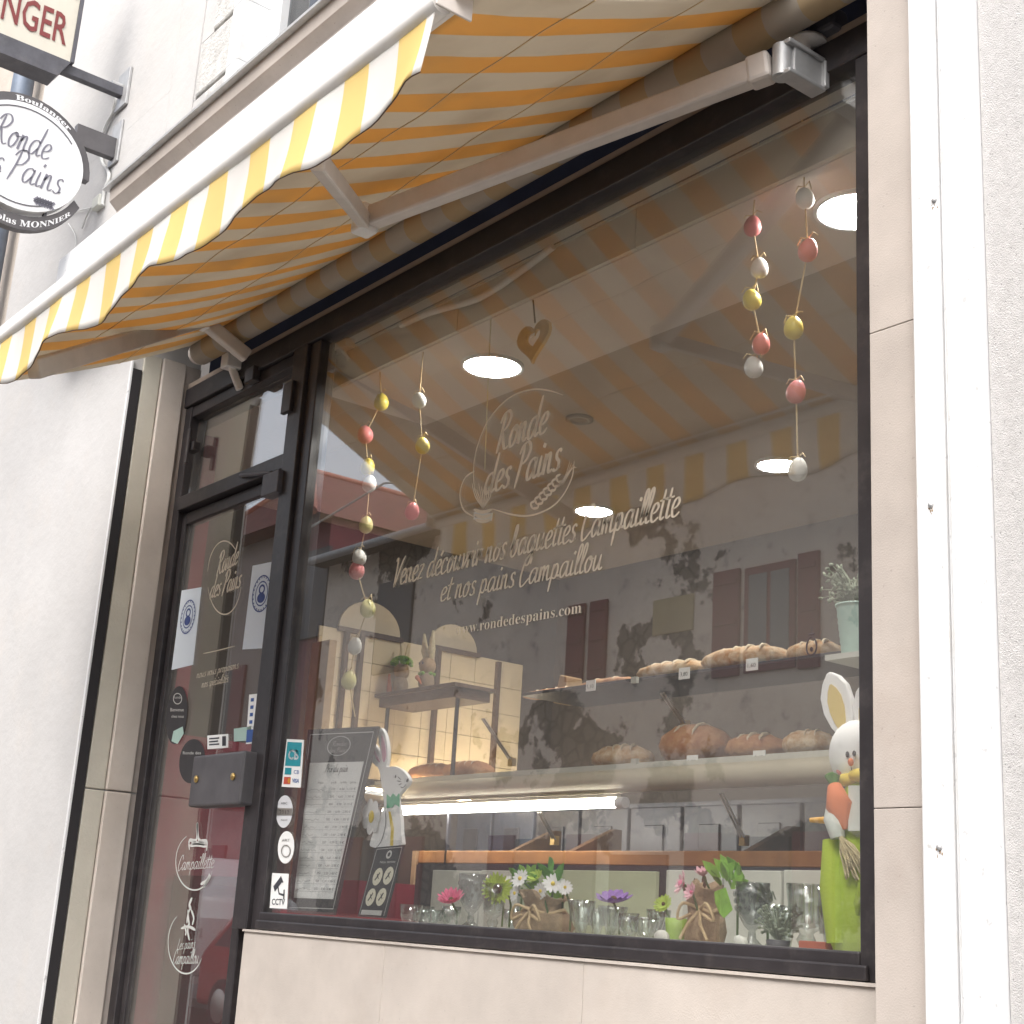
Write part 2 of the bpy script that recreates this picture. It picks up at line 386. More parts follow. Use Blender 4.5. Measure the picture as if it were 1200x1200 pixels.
mat('blue_grey', (.07, .085, .12), .4, var=.2, vscale=7)
mat('cream_beam', (.60, .55, .42), .45, var=.04, vscale=4)
mat('steel', (.5, .48, .44), .35, .8)
mat('brass', (.55, .38, .14), .4, .8)
mat('crust', (.52, .27, .10), .85, col2=(.82, .66, .46), vscale=26, bump=.7, bscale=70)
mat('crust_dark', (.42, .16, .06), .7, col2=(.62, .33, .15), vscale=25, bump=.6, bscale=60)
mat('flour', (.78, .66, .48), .9, var=.2, vscale=80, bump=.5, bscale=150)
mat('pale_green', (.46, .50, .34), .7, var=.08, vscale=4)
mat('pale_board', (.62, .62, .56), .7, var=.06, vscale=4)
mat('lamp_glow', (1, 1, 1), .5, emit=(1, .97, .92), estr=70)
mat('tube_glow', (1, 1, 1), .5, emit=(1, .98, .93), estr=16)
mat('niche_glow', (1, 1, 1), .5, emit=(1, .80, .52), estr=20)
mat('lamp_off', (.12, .1, .09), .4, .4)
mat('egg_white', (.72, .70, .66), .5, pits=.8, pscale=110)
mat('egg_yellow', (.66, .52, .08), .45, pits=.6, pscale=110)
mat('egg_lemon', (.66, .60, .26), .45, pits=.6, pscale=110)
mat('egg_pink', (.66, .20, .20), .45, pits=.5, pscale=110)
mat('twine', (.56, .42, .24), .9)
mat('heart_wood', (.58, .36, .14), .6, var=.12, vscale=30)
mat('paper', (.90, .90, .88), .8)
mat('paper_blue', (.70, .76, .82), .8)
mat('ink', (.05, .05, .06), .8)
mat('ink_blue', (.06, .09, .26), .8)
mat('slate', (.045, .042, .045), .7, var=.1, vscale=20)
mat('cream_disc', (.78, .74, .58), .7)
mat('rabbit_white', (.90, .89, .88), .7)
mat('rabbit_pink', (.70, .36, .48), .7)
mat('bow_green', (.07, .42, .22), .6)
mat('yolk', (.80, .60, .08), .7)
mat('felt_green', (.46, .62, .05), .9, bump=.3, bscale=200)
mat('gingham', (.70, .74, .68), .9)
mat('carrot', (.72, .20, .07), .8)
mat('straw', (.66, .56, .34), .9, var=.2, vscale=60)
mat('ear_yellow', (.74, .56, .20), .9)
mat('leaf', (.10, .28, .04), .7, var=.3, vscale=30)
mat('leaf_bright', (.26, .50, .06), .7, var=.25, vscale=30)
mat('leaf_grey', (.24, .28, .20), .8, var=.2, vscale=30)
mat('stem', (.10, .16, .06), .8)
mat('petal_white', (.78, .77, .76), .7)
mat('petal_pink', (.72, .15, .28), .7, var=.15, vscale=40)
mat('petal_rose', (.76, .45, .50), .7, var=.15, vscale=40)
mat('petal_purple', (.26, .14, .42), .7, var=.15, vscale=40)
mat('petal_lime', (.42, .56, .08), .7, var=.15, vscale=40)
mat('flower_eye', (.10, .06, .02), .9)
mat('burlap', (.40, .29, .18), .95, var=.15, vscale=60, bump=.6, bscale=220)
mat('lime_bowl', (.30, .46, .06), .4)
mat('mint_metal', (.42, .58, .52), .5, var=.05, vscale=10)
mat('terracotta', (.36, .10, .06), .6, var=.2, vscale=10)
mat('teal', (.02, .30, .36), .5)
mat('visa_blue', (.05, .12, .36), .5)
mat('tag_red', (.6, .1, .06), .5)
mat('tag_orange', (.8, .42, .05), .5)
mat('van_white', (.72, .73, .74), .3, coat=.5)
mat('car_red', (.42, .03, .03), .3, coat=.5)
mat('rubber', (.02, .02, .02), .8)
mat('tile_red', (.13, .035, .03), .85, var=.3, vscale=5, bump=.5, bscale=18)
mat('tile_brown', (.12, .095, .08), .85, var=.25, vscale=5, bump=.5, bscale=18)
mat('pink_render', (.33, .27, .25), .9, var=.1, vscale=2)
mat('shutter_red', (.15, .006, .018), .5, var=.12, vscale=6)
mat('yellow_panel', (.45, .38, .22), .8, var=.1, vscale=3)
# stained, peeling render across the street: rubble shows where the render has gone
def peel():
    m = bpy.data.materials.new('peeling_render'); m.use_nodes = True; t = m.node_tree; b = t.nodes['Principled BSDF']; b.inputs['Roughness'].default_value = .95
    pos = t.nodes.new('ShaderNodeNewGeometry').outputs['Position']
    def noise(sc, det=6, r=.65):
        n = t.nodes.new('ShaderNodeTexNoise'); n.inputs['Scale'].default_value = sc; n.inputs['Detail'].default_value = det; n.inputs['Roughness'].default_value = r; t.links.new(pos, n.inputs['Vector']); return n.outputs[0]
    def ramp(src, a, bb):
        r = t.nodes.new('ShaderNodeMapRange'); r.inputs[1].default_value = a; r.inputs[2].default_value = bb; t.links.new(src, r.inputs[0]); return r.outputs[0]
    def mix(f, a, bb):
        x = t.nodes.new('ShaderNodeMix'); x.data_type = 'RGBA'; t.links.new(f, x.inputs[0])
        for s, i in ((a, 6), (bb, 7)):
            if isinstance(s, tuple): x.inputs[i].default_value = s
            else: t.links.new(s, x.inputs[i])
        return x.outputs[2]
    vo = t.nodes.new('ShaderNodeTexVoronoi'); vo.inputs['Scale'].default_value = 4.5; vo.feature = 'DISTANCE_TO_EDGE'; t.links.new(pos, vo.inputs['Vector'])
    stones = mix(ramp(vo.outputs[0], .02, .12), (.05, .045, .04, 1), (.16, .14, .12, 1))
    base = mix(ramp(noise(1.2), .35, .65), (.66, .58, .51, 1), (.80, .72, .63, 1))
    base = mix(ramp(noise(3.5), .56, .7), base, (.36, .33, .31, 1))
    allc = mix(ramp(noise(.55, 8, .6), .535, .55), base, stones)
    t.links.new(allc, b.inputs['Base Color'])
    bn = t.nodes.new('ShaderNodeBump'); bn.inputs['Strength'].default_value = .5; t.links.new(noise(25), bn.inputs['Height']); t.links.new(bn.outputs[0], b.inputs['Normal'])
    MATS['peeling_render'] = m
peel()

# ================================================================== ground
MB().box(-60, 40, -45, 60, -.3, -.004).build('ground', 'asphalt', **S)
MB().box(-60, 40, -8.2, -2.95, -.1, 0).build('road', 'asphalt', **S)
MB().box(-60, 40, -2.79, -.02, -.1, .12).build('pavement', 'pavement', **S)
MB().box(-60, 40, -10.4, -8.36, -.1, .12).build('pavement', 'pavement', **S)
for y0 in (-2.95, -8.36):
    MB().box(-60, 40, y0 + .002, y0 + .158, -.1, .125).build('kerb', 'kerb', bevel=.015, **S)

# ================================================================== the bakery building
YW = -.28                                    # front of the left wall
YP = -.20                                    # front of the right pier
JL = -3.53                                   # left jamb
JR = .175                                    # right jamb
bk = thing('bakery_building', (-1.5, 0, 0), 'white rendered bakery building with a stone shopfront and beige cornice', 'building')
MB().box(-5.36, JL - .012, YW, .028, 0, 4.93).build('wall', 'white_render', bk, label='smooth white rendered wall left of the door')
MB().box(-3.56, -3.528, YW + .004, YW + .045, .1, 3.62).build('wall_gap', 'black_gap', bk)
MB().box(JL - .012, JL + .002, YW - .004, YW + .004, .1, 3.66).build('corner_bead', 'white_trim', bk)
# left jamb: grooved stone reveal in stacked blocks
for i, (z0, z1) in enumerate(((.12, 1.9), (1.905, 3.7))):
    MB().box(-3.9, JL, YW + .05, -.152, z0, z1).build('stone_block', 'reveal_stone', bk, bevel=.004)
    MB().box(-3.9, JL + .012, -.149, -.045, z0, z1).build('stone_block', 'pale_stone', bk, bevel=.005)
    MB().box(-3.9, JL - .004, -.043, .03, z0, z1).build('stone_block', 'stone', bk, bevel=.003)
# right pier in three blocks, painted corner strip, rough wall
for z0, z1 in ((.12, 1.746), (1.7475, 2.702), (2.7035, 4.4)):
    MB().box(JR, .300, YP, .25, z0, z1).build('stone_block', 'stone', bk, bevel=.0015)
MB().box(.303, .368, YP - .03, .25, .12, 6.5).build('corner_strip', 'white_trim', bk, bevel=.004)
MB().box(.370, .378, YP - .022, .25, .12, 6.5).build('corner_strip', 'white_trim', bk)
MB().box(.380, .462, YP - .035, .25, .12, 6.5).build('corner_strip', 'white_trim', bk, bevel=.005)
MB().box(.464, 7.0, YP - .02, .25, 0, 8).build('wall', 'rough_render', bk, label='roughcast wall right of the painted corner strip')
for px, py in ((1095, 235), (1091, 592), (1101, 993)):
    q = at(px, py, y=YP - .03); MB().ell(q, .006, .006, .006, 10, 6).build('bolt', 'zinc', bk)
    m = MB()
    for k_ in range(7): m.ell(q + V((random.uniform(-.007, .007), -.0002, random.uniform(-.018, .004))), random.uniform(.0006, .002), .0007, random.uniform(.001, .004), 7, 4)
    m.build('rust_stain', 'rust', bk, kind='stuff')
# plinth under the window in three stone panels
for x0, x1 in ((-2.47, -1.6415), (-1.64, -.789), (-.7875, JR - .001)):
    MB().box(x0, x1, -.055, .2, .12, 1.424).build('stone_panel', 'pale_stone', bk, bevel=.0015)
MB().box(-2.47, JR - .001, -.062, .0, 1.4245, 1.431).build('sill_lip', 'pale_stone', bk)
MB().box(-3.6, -2.47, -.2, .4, 0, .9).build('door_step', 'stone', bk)
# lintel, fascia, cornice, upper wall round the window opening
zc0 = at(220, 180, y=-.36).z; zc1 = at(220, 133, y=-.43).z - .034
xf = at(70, 300, y=-.32).x; xc = at(130, 225, y=-.40).x
MB().box(-3.525, JR - .002, .06, .3, 3.62, 3.8).build('lintel', 'navy', bk)
MB().box(-3.525, JR - .002, -.19, .3, 3.802, 4.0).build('lintel', 'navy', bk)
xf = at(70, 300, y=-.415).x
MB().box(xf, .300, -.415, -.21, 3.86, at(220, 181, y=-.415).z).build('fascia_board', 'white_trim', bk, bevel=.006)
zc0 = min(zc0, zc1 - .16)
prof = [(-.21, zc0 - .08), (-.335, zc0 - .08), (-.34, zc0 + .03), (-.36, zc0 + .05), (-.362, zc0 + .09), (-.40, zc0 + .125), (-.405, zc1 + .02), (-.21, zc1 + .02)]
for x0, x1 in ((xc, -3.0), (-2.997, -1.6), (-1.597, .30)):
    MB().prism([V((x0, y, z)) for y, z in prof], (x1 - x0, 0, 0)).build('cornice', 'stone', bk)
MB().box(xc - .03, .30, -.43, -.2, zc1 + .022, zc1 + .034).build('cornice_flashing', 'zinc', bk)
WX0, WX1, WZ0, WZ1 = -2.86, -1.75, zc1 + .05, 6.3
yu = -.272
MB().box(JL - .010, WX0 - .421, YW, .3, zc1 + .036, 8).build('wall', 'white_render', bk)
MB().box(-5.36, JL - .012, YW, .3, 4.931, 8).build('wall', 'white_render', bk, label='white upper wall above the hanging signs')
MB().box(-4.9, .300, -.205, .3, 4.002, zc1 + .02).build('wall', 'white_render', bk)
MB().box(WX1, .300, yu, .3, zc1 + .036, 8).build('wall', 'white_render', bk)
MB().box(WX0 - .42, WX1, yu, .3, WZ1, 8).build('wall', 'white_render', bk)
zq = zc1 + .036
for k in range(6):
    h = random.uniform(.26, .34); wq = .40 if k % 2 else .30
    MB().box(WX0 - wq, WX0 - .10, yu - .012, .28, zq, zq + h - .012).build('stone_block', 'quoin_stone', bk, bevel=.012)
    MB().box(WX0 - .42, WX0 - wq - .006, yu - .002, .28, zq, zq + h - .004).build('wall_infill', 'white_render', bk)
    MB().box(WX0 - .098, WX0 - .002, yu - .02, .28, zq, zq + h).build('window_surround', 'white_trim', bk, bevel=.004)
    zq += h
f = MB(); yf = -.17
for a in (WX0, WX1 - .07): f.box(a, a + .07, yf, yf + .06, WZ0, WZ1)
f.box(WX0 + .07, WX1 - .07, yf + .002, yf + .058, WZ0, WZ0 + .08); f.box(WX0 + .07, WX1 - .07, yf + .002, yf + .058, WZ1 - .08, WZ1)
xm = (WX0 + WX1) / 2; f.box(xm - .05, xm + .05, yf + .003, yf + .057, WZ0 + .08, WZ1 - .08)
for a in (WX0 + .1, xm - .09): f.box(a, a + .012, yf - .012, yf + .05, WZ0 + .08, WZ1 - .08)
wf = f.build('window', 'white_trim', bk, bevel=.004, label='white framed upstairs window above the cornice')
MB().box(WX0 + .07, WX1 - .07, yf + .025, yf + .033, WZ0 + .08, WZ1 - .08).build('pane', 'far_glass', wf)
MB().box(WX0, WX1, .22, .25, WZ0, WZ1).build('window_back', 'pale_board', wf)

# ------------------------------------------------ shop window (part of the building)
GT, GB, GLX = 3.508, 1.488, -2.430
swf = MB()
swf.box(JL + .001, JR - .001, -.032, .05, GT, 3.592)                      # head rail
swf.box(-2.60, -2.50, -.035, .06, 1.43, GT - .001); swf.box(-2.497, GLX, -.02, .05, 1.432, GT - .001)   # mullion in two profiles
swf.box(GLX + .001, .004, -.030, .06, 1.4315, GB); swf.box(GLX + .001, .03, -.042, -.0305, 1.433, 1.463)           # bottom rail with nose
swf.box(.004, JR - .001, -.028, .06, 1.4315, GT - .001)                      # right stile
sw = swf.build('shop_window', 'brown_frame', bk, bevel=.004, label='large shop window in a dark brown metal frame')
MB().box(GLX - .01, .012, 0, .006, GB - .01, GT + .01).build('pane', 'shop_glass', sw)
MB().box(JL + .002, JR - .002, -.026, .04, 3.594, 3.618).build('track', 'beige_strip', sw, bevel=.003)
# corner hinges and cable clip inside the head of the pane
b = MB(); q = at(402, 405, y=.06); b.obox(q, V((.05, 0, 0)), V((0, .02, 0)), V((0, 0, .018))); b.tube([q + V((0, 0, -.02)), q + V((.03, .01, -.06))], .007, 6)
b.build('window_catch', 'fascia_beige', sw)

# ------------------------------------------------ door (part of the building)
DX0, DX1 = JL - .002, -2.60
TZ0, TZ1 = 3.045, 3.105                              # transom bar
df = MB()
df.box(DX0, DX0 + .058, -.02, .06, .12, GT - .001); df.box(DX0 + .059, DX1 - .001, -.03, .06, TZ0, TZ1)
df.box(DX0 + .059, DX1 - .001, -.015, .05, GT - .05, GT - .002)
dr = df.build('door', 'brown_frame', bk, bevel=.004, label='glazed shop door with a dark metal frame')
lf = MB(); lx0, lx1, lz0, lz1 = DX0 + .062, DX1 - .006, .92, TZ0 - .006
lf.box(lx0, lx0 + .035, .0, .045, lz0, lz1); lf.box(lx1 - .05, lx1, -.004, .045, lz0, lz1); lf.box(lx0 + .035, lx1 - .05, .001, .044, lz1 - .05, lz1); lf.box(lx0 + .035, lx1 - .05, .001, .044, lz0, lz0 + .06)
lf.build('door_leaf', 'brown_frame', dr, bevel=.004)
MB().box(lx0 + .03, lx1 - .045, .012, .018, lz0 + .05, lz1 - .045).build('pane', 'shop_glass', dr)
# transom light, leaning in a little at the top
tp = MB(); a = R_(1.0); z0, z1 = TZ1 + .002, GT - .052
tp.add([(x, y + (z - z0) * math.tan(a), z) for z in (z0, z1) for y in (.012, .018) for x in (DX0 + .059, DX1 - .002)], [(0, 2, 3, 1), (4, 5, 7, 6), (0, 1, 5, 4), (2, 6, 7, 3), (0, 4, 6, 2), (1, 3, 7, 5)])
tp.build('transom_pane', 'shop_glass', dr)
q = at(229, 525, y=-.01); h = MB(); h.box(q.x - .03, q.x + .03, -.035, .0, q.z - .02, q.z + .02); h.box(q.x - .012, q.x + .012, -.05, -.036, q.z - .075, q.z + .075); h.build('latch', 'brown_frame', dr, bevel=.004)
q = at(320, 568, y=-.04); h = MB(); h.box(q.x - .06, q.x + .06, -.055, -.004, q.z - .04, q.z + .045); h.tube([q + V((-.02, 0, .05)), q + V((-.25, -.01, .085)), q + V((-.3, .02, .1))], .008, 6); h.build('door_closer', 'sign_dark', dr, bevel=.006)
q0 = at(345, 465, y=-.03); MB().box(q0.x - .06, q0.x + .01, -.05, -.031, q0.z - .06, q0.z + .06).build('hinge', 'brown_frame', dr, bevel=.004)
q0 = at(297, 440, y=-.03); MB().box(q0.x - .035, q0.x + .035, -.05, -.016, q0.z - .03, q0.z + .03).build('hinge', 'brown_frame', dr, bevel=.004)
c0, c1 = at(224, 946, y=-.07), at(291, 880, y=-.07)
lb = MB().box(c0.x, c1.x, -.085, -.006, c0.z, c1.z).build('lock_box', 'sign_black', dr, bevel=.008)
for px, py in ((230, 913), (273, 910)):
    q = at(px, py, y=-.088); MB().lathe([(0, -.006), (.010, -.005), (.013, 0), (.012, .004), (0, .005)], q, 14, V((0, -1, 0))).build('screw', 'brass', dr)

# ------------------------------------------------ interior of the shop
IX0, IX1, IY1, IF = -4.35, 1.4, 2.75, .95
MB().box(IX0, IX1, .03, IY1, IF - .1, IF).build('floor', 'floor_tile', **S)
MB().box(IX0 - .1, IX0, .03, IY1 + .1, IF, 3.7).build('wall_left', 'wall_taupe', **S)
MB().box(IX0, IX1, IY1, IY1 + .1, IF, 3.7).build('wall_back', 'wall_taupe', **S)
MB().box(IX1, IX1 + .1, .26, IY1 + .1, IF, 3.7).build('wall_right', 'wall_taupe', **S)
ZC = 3.372
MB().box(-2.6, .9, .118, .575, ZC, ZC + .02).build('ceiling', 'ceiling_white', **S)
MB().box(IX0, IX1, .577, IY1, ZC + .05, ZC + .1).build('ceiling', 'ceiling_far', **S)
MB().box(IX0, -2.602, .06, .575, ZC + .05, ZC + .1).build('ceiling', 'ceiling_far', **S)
for i in range(4):
    x0 = -2.6 + i * .86; MB().box(x0, x0 + .857, .10, .116, ZC, 3.50).build('fascia_panel', 'fascia_beige', bk, bevel=.002)
MB().box(-2.6, .9, .052, .098, 3.515, 3.545).build('window_soffit', 'fascia_beige', bk)
MB().box(-2.6, .9, .094, .099, 3.498, 3.506).build('soffit_rail', 'pale_board', bk)
# burgundy side panelling beyond the door and a taupe dado on the back wall
MB().box(IX0 + .002, IX0 + .03, .04, 1.1, IF, 2.25).build('wall_panel', 'burgundy', bk)
MB().box(JL - .05, JL - .006, .062, .15, IF, 3.5).build('wall_panel', 'burgundy', bk, label='burgundy lining behind the door hinge side')
MB().box(-4.3, -2.75, .55, .95, IF, 1.62).build('counter', 'burgundy', bk, label='burgundy counter seen through the lower door')
# ceiling lamps
lampspec = (((577, 428), ZC, .100, 'round ceiling light left of the wooden heart'), ((1003, 245), ZC, .100, 'round ceiling light cut by the right window frame'),
            ((696, 598), ZC + .05, .088, 'round ceiling light above the gold window slogan'), ((912, 544), ZC + .05, .088, 'round ceiling light beside the right egg garlands'))
for (px, py), z, r, lab in lampspec:
    q = at(px, py, z=z); t = thing('ceiling_light', q, lab, 'ceiling light', 'lit round ceiling lights')
    MB().lathe([(r + .012, .0), (r + .012, -.008), (r, -.010), (r - .004, -.003)], q, 28).build('rim', 'sign_white', t)
    MB().lathe([(r - .002, -.006), (0, -.0065)], q, 28, smooth=False).build('diffuser', 'lamp_glow', t)
q = at(679, 490, z=ZC + .05)
t = thing('spotlight', q, 'small unlit ceiling spotlight above the window logo', 'spotlight')
MB().lathe([(.055, 0), (.055, -.01), (.035, -.012), (.03, .0)], q, 20).build('rim', 'lamp_off', t); MB().lathe([(.032, -.006), (0, -.008)], q, 16).build('bulb', 'brown_wood', t)

# honey tiled niche wall: two arched openings with brown posts on the left wall
xw = IX0 + .002
def wl(px, py, dx=0): p = at(px, py, x=xw + dx); return p
nz = thing('tiled_niche', wl(480, 850), 'honey coloured tiled niche with two arches in the side wall', 'niche')
ya, yb = wl(372, 745).y, wl(612, 770).y
zt_, zb_ = wl(470, 745).z - .03, wl(470, 860).z - .25
ny = 8
for i in range(ny):
    for j in range(5):
        y0 = ya + (yb - ya) * i / ny; y1 = ya + (yb - ya) * (i + 1) / ny; z0 = zb_ + (zt_ - zb_) * j / 5; z1 = zb_ + (zt_ - zb_) * (j + 1) / 5
        MB().box(xw, xw + .012, y0 + .0015, y1 - .0015, z0 + .0015, z1 - .0015).build('wall_tile', 'honey_tile', nz)
for pa, pb in ((397, 468), (505, 559)):
    y0, y1 = wl(pa, 720).y, wl(pb, 740).y; yc, r = (y0 + y1) / 2, (y1 - y0) / 2
    pts = [V((xw, yc + r * math.cos(math.pi * k / 16), zt_ + .012 + .85 * r * math.sin(math.pi * k / 16))) for k in range(17)]
    MB().prism(pts, (.012, 0, 0)).build('arch_panel', 'honey_tile', nz)
    MB().box(xw + .013, xw + .033, y0 - .01, y1 + .01, zt_ - .012, zt_ + .012).build('arch_rail', 'brown_wood', nz)
for px in (402, 420, 511, 582):
    y0 = wl(px, 760).y; MB().box(xw + .013, xw + .04, y0 - .012, y0 + .012, zb_, zt_ - .013).build('post', 'brown_wood', nz)
# warm strip lamp hidden at the foot of the niche, as the glow on the tiles shows
t = thing('niche_lamp', (xw + .35, (ya + yb) / 2, zb_ - .06), 'warm strip lamp lighting the tiled niche', 'lamp')
MB().box(xw + .28, xw + .34, ya + .1, yb - .1, zb_ - .10, zb_ - .085).build('lamp_tray', 'sign_white', t); MB().box(xw + .29, xw + .33, ya + .12, yb - .12, zb_ - .084, zb_ - .074).build('diffuser', 'niche_glow', t)

# bread shelves along the back
YS = 1.60                                             # front edges of the shelves
def bs(px, py, y=YS): return at(px, py, y=y)
XR = IX1 - .02
sh = thing('bread_shelf', bs(800, 1000), 'wall of bread shelves with glass boards on brackets', 'shelving')
def shelf_board(pxl, py_at, px_at, th, mt, name, depth=.38, xr=XR):
    a = bs(px_at, py_at); xl = bs(pxl, py_at).x
    return MB().box(xl, xr, YS, YS + depth, a.z - th, a.z).build(name, mt, sh, bevel=.002), a.z
_, zs1 = shelf_board(612, 793, 755, .014, 'dark_cab', 'shelf_board')
_, zs2 = shelf_board(480, 893, 755, .012, 'thin_glass', 'shelf_board')
MB().box(bs(480, 900).x, XR, YS - .008, YS, zs2 - .016, zs2 - .002).build('shelf_edge', 'pale_board', sh)
zb0 = bs(750, 930).z; zb1 = bs(750, 902).z
c = MB(); c.tube([V((bs(445, 918).x, YS - .04, (zb0 + zb1) / 2)), V((XR, YS - .04, (zb0 + zb1) / 2))], (zb1 - zb0) / 2, 18); c.build('canopy_roll', 'cream_beam', sh)
MB().box(bs(445, 918).x, XR, YS - .03, YS + .05, zb1 - .004, zb1 + .018).build('canopy_rail', 'pale_board', sh)
zw1, zw0 = bs(750, 997).z, bs(750, 1014).z
MB().box(bs(490, 1005).x, XR, YS, YS + .03, zw0, zw1).build('wood_rail', 'orange_wood', sh, bevel=.003)
MB().box(bs(490, 1005).x, XR, YS + .002, YS + .45, zw0 - .055, zw0 - .002).build('base_board', 'dark_cab', sh)
MB().box(bs(487, 1005).x - .03, bs(487, 1005).x, YS, YS + .05, zw0 - .2, zw1 + .0).build('post', 'tan_wood', sh)
for px in (575, 645, 852):       # wooden gusset brackets
    a = bs(px + 18, 1000); h_ = .12
    MB().prism([a + V((-.02, .002, .0)), a + V((-.02, .30, .0)), a + V((-.02, .30, h_)), a + V((-.02, .26, h_))], (.035, 0, 0)).build('bracket', 'brown_wood', sh)
for px, py, qx, qy in ((776, 812, 803, 850), (632, 952, 650, 985), (845, 930, 872, 985), (566, 842, 600, 893)):
    a = bs(px, py); e = at(qx, qy, y=YS + .16)
    for d in (-.008, .008): MB().tube([a + V((d, 0, 0)), e + V((d, 0, 0))], .0045, 6).build('stay', 'steel', sh)
    MB().obox(e, V((.014, 0, 0)), V((0, .014, 0)), V((0, 0, .02))).build('stay_clip', 'brass', sh)
for px, py in ((744, 797), (744, 893)):
    a = bs(px, py, YS - .012); MB().obox(a, V((.016, 0, 0)), V((0, .008, 0)), V((0, 0, .013))).build('price_clip', 'pale_board', sh)
# dark cabinet fronts under the tube light
cb = thing('back_cabinet', (-3, 2.2, IF), 'dark cabinet with panelled doors below the tube light', 'cabinet')
zk0, zk1 = IF, at(560, 948, y=2.15).z
MB().box(IX0 + .02, XR, 2.17, 2.7, zk0, zk1).build('carcass', 'dark_cab', cb)
xk = at(488, 975, y=2.15).x
for i in range(9):
    x0 = xk + i * .34; MB().box(x0 + .01, x0 + .33, 2.145, 2.169, zk1 - .42, zk1 - .02).build('cabinet_door', 'blue_grey' if i < 3 else 'dark_cab', cb, bevel=.006)
    MB().box(x0 + .11, x0 + .23, 2.135, 2.1449, zk1 - .30, zk1 - .10).build('door_panel', 'dark_cab', cb, bevel=.004)
# the lit tube
t0, t1 = bs(452, 951, YS - .06), bs(724, 942, YS - .06); t1.z = t0.z = (t0.z + t1.z) / 2 + .002
t = thing('tube_light', (t0 + t1) / 2, 'lit fluorescent tube under the cream shelf canopy', 'tube light')
MB().tube([t0, t1], .019, 14).build('tube', 'tube_glow', t)
for e, s in ((t0, -1), (t1, 1)): MB().tube([e, e + V((.045 * s, 0, 0))], .023, 14).build('lamp_cap', 'sign_white', t)
MB().box(t0.x, t1.x, YS - .075, YS - .045, t0.z + .022, t0.z + .034).build('batten', 'cream_beam', t)

# breads
def loaf(a, b, hgt, wid, m, lab, lump=.06, name='bread_loaf', cat='bread', ends=.62):
    a, b = V(a), V(b); n = 12; g = []; d = (b - a); 
    for i in range(n + 1):
        s = i / n; prof = max(.0, 1 - abs(2 * s - 1) ** (2 / ends) ) ** .5
        ring = []
        for k in range(13):
            th = 2 * math.pi * k / 12; r = prof * (1 + (random.uniform(-lump, lump) if k < 12 else 0))
            if k == 12: ring.append(ring[0]); continue
            ring.append(a + d * s + V((0, math.cos(th) * wid / 2 * r, hgt * .42 + max(-.42, math.sin(th) * .58) * hgt * r if math.sin(th) > -.5 else hgt * .42 * (1 - prof))))
        g.append(ring)
    mb = MB(); mb.sheet(g); o = mb.build(name, m, None, **tg(lab, cat, 'breads on the back shelves'))
    ns_ = random.choice((2, 3, 4)); sw_ = random.uniform(.35, 1.0); tl_ = random.uniform(.5, 2.2)
    for i in range(ns_):
        s = .18 + .64 * (i + .5) / ns_; prof = max(.0, 1 - abs(2 * s - 1) ** (2 / ends)) ** .5; c = a + d * s
        pts = [c + d.normalized() * (.028 * tl_ * q) + V((0, math.sin(q * 1.1) * -wid * .5 * prof * .98, hgt * .42 + math.cos(q * 1.1) * hgt * .58 * prof + .001)) for q in (-.55, -.2, .15, .5, .85, 1.1)]
        MB().tube(pts, [.001 * sw_, .006 * sw_, .008 * sw_, .008 * sw_, .006 * sw_, .001 * sw_], 6).build('score', 'flour', o)
    return o
yl = YS + .15
def onz(px, py, z, y=yl): p = at(px, py, y=y); p.z = z; return p
loaf(onz(755, 790, zs1), onz(838, 780, zs1), .075, .24, MATS['crust'], 'pale flour dusted long loaf on the upper glass shelf')
loaf(onz(832, 780, zs1), onz(925, 768, zs1), .095, .26, MATS['crust'], 'golden crusted long loaf at the right of the upper shelf')
loaf(onz(682, 798, zs1), onz(748, 790, zs1), .05, .12, MATS['crust_dark'], 'low dark crusted bread beside the pale long loaf')
loaf(onz(614, 803, zs1), onz(684, 797, zs1), .038, .09, MATS['crust_dark'], 'thin baguette at the left end of the upper shelf')
p = onz(657, 800, zs1, yl + .12); MB().prism([p + V((-.05, 0, .0)), p + V((.05, 0, 0)), p + V((.04, 0, .12)), p + V((-.01, 0, .13))], (0, .1, 0)).build('bread_board', 'tan_wood', None, bevel=.006, **tg('upright tan block behind the baguette on the shelf', 'board'))
loaf(onz(783, 890, zs2), onz(850, 884, zs2), .16, .26, MATS['crust_dark'], 'large round orange crusted loaf on the lower shelf', ends=.8)
loaf(onz(858, 886, zs2), onz(918, 881, zs2), .10, .22, MATS['crust_dark'], 'flat dark loaf right of the large round loaf', ends=.8)
loaf(onz(487, 904, zs2), onz(530, 900, zs2), .085, .2, MATS['crust_dark'], 'reddish loaf with floured top at the left of the lower shelf')
loaf(onz(528, 901, zs2), onz(572, 897, zs2), .085, .2, MATS['crust_dark'], 'reddish loaf next to the bracket on the lower shelf')
# small tray unit with two Easter figures at the left
xb0, xb1 = bs(440, 800, 1.55).x, bs(533, 800, 1.55).x; zt1 = bs(485, 806, 1.55).z; zt2 = bs(485, 838, 1.55).z
t = thing('figure_stand', ((xb0 + xb1) / 2, 1.6, zt2), 'dark red stand carrying the two small Easter figures', 'stand')
MB().box(xb0, xb1, 1.55, 1.80, zt1 - .02, zt1).build('top', 'brown_wood', t, bevel=.003); MB().box(xb0 + .02, xb1 - .02, 1.57, 1.78, (zt2 + zt1) / 2, zt1 - .021).build('front', 'brown_wood', t)
MB().box(xb0 + .04, xb0 + .055, 1.6, 1.615, zw1 - .2, (zt2 + zt1) / 2 - .001).build('leg', 'dark_cab', t); MB().box(xb1 - .055, xb1 - .04, 1.6, 1.615, zw1 - .2, (zt2 + zt1) / 2 - .001).build('leg', 'dark_cab', t)
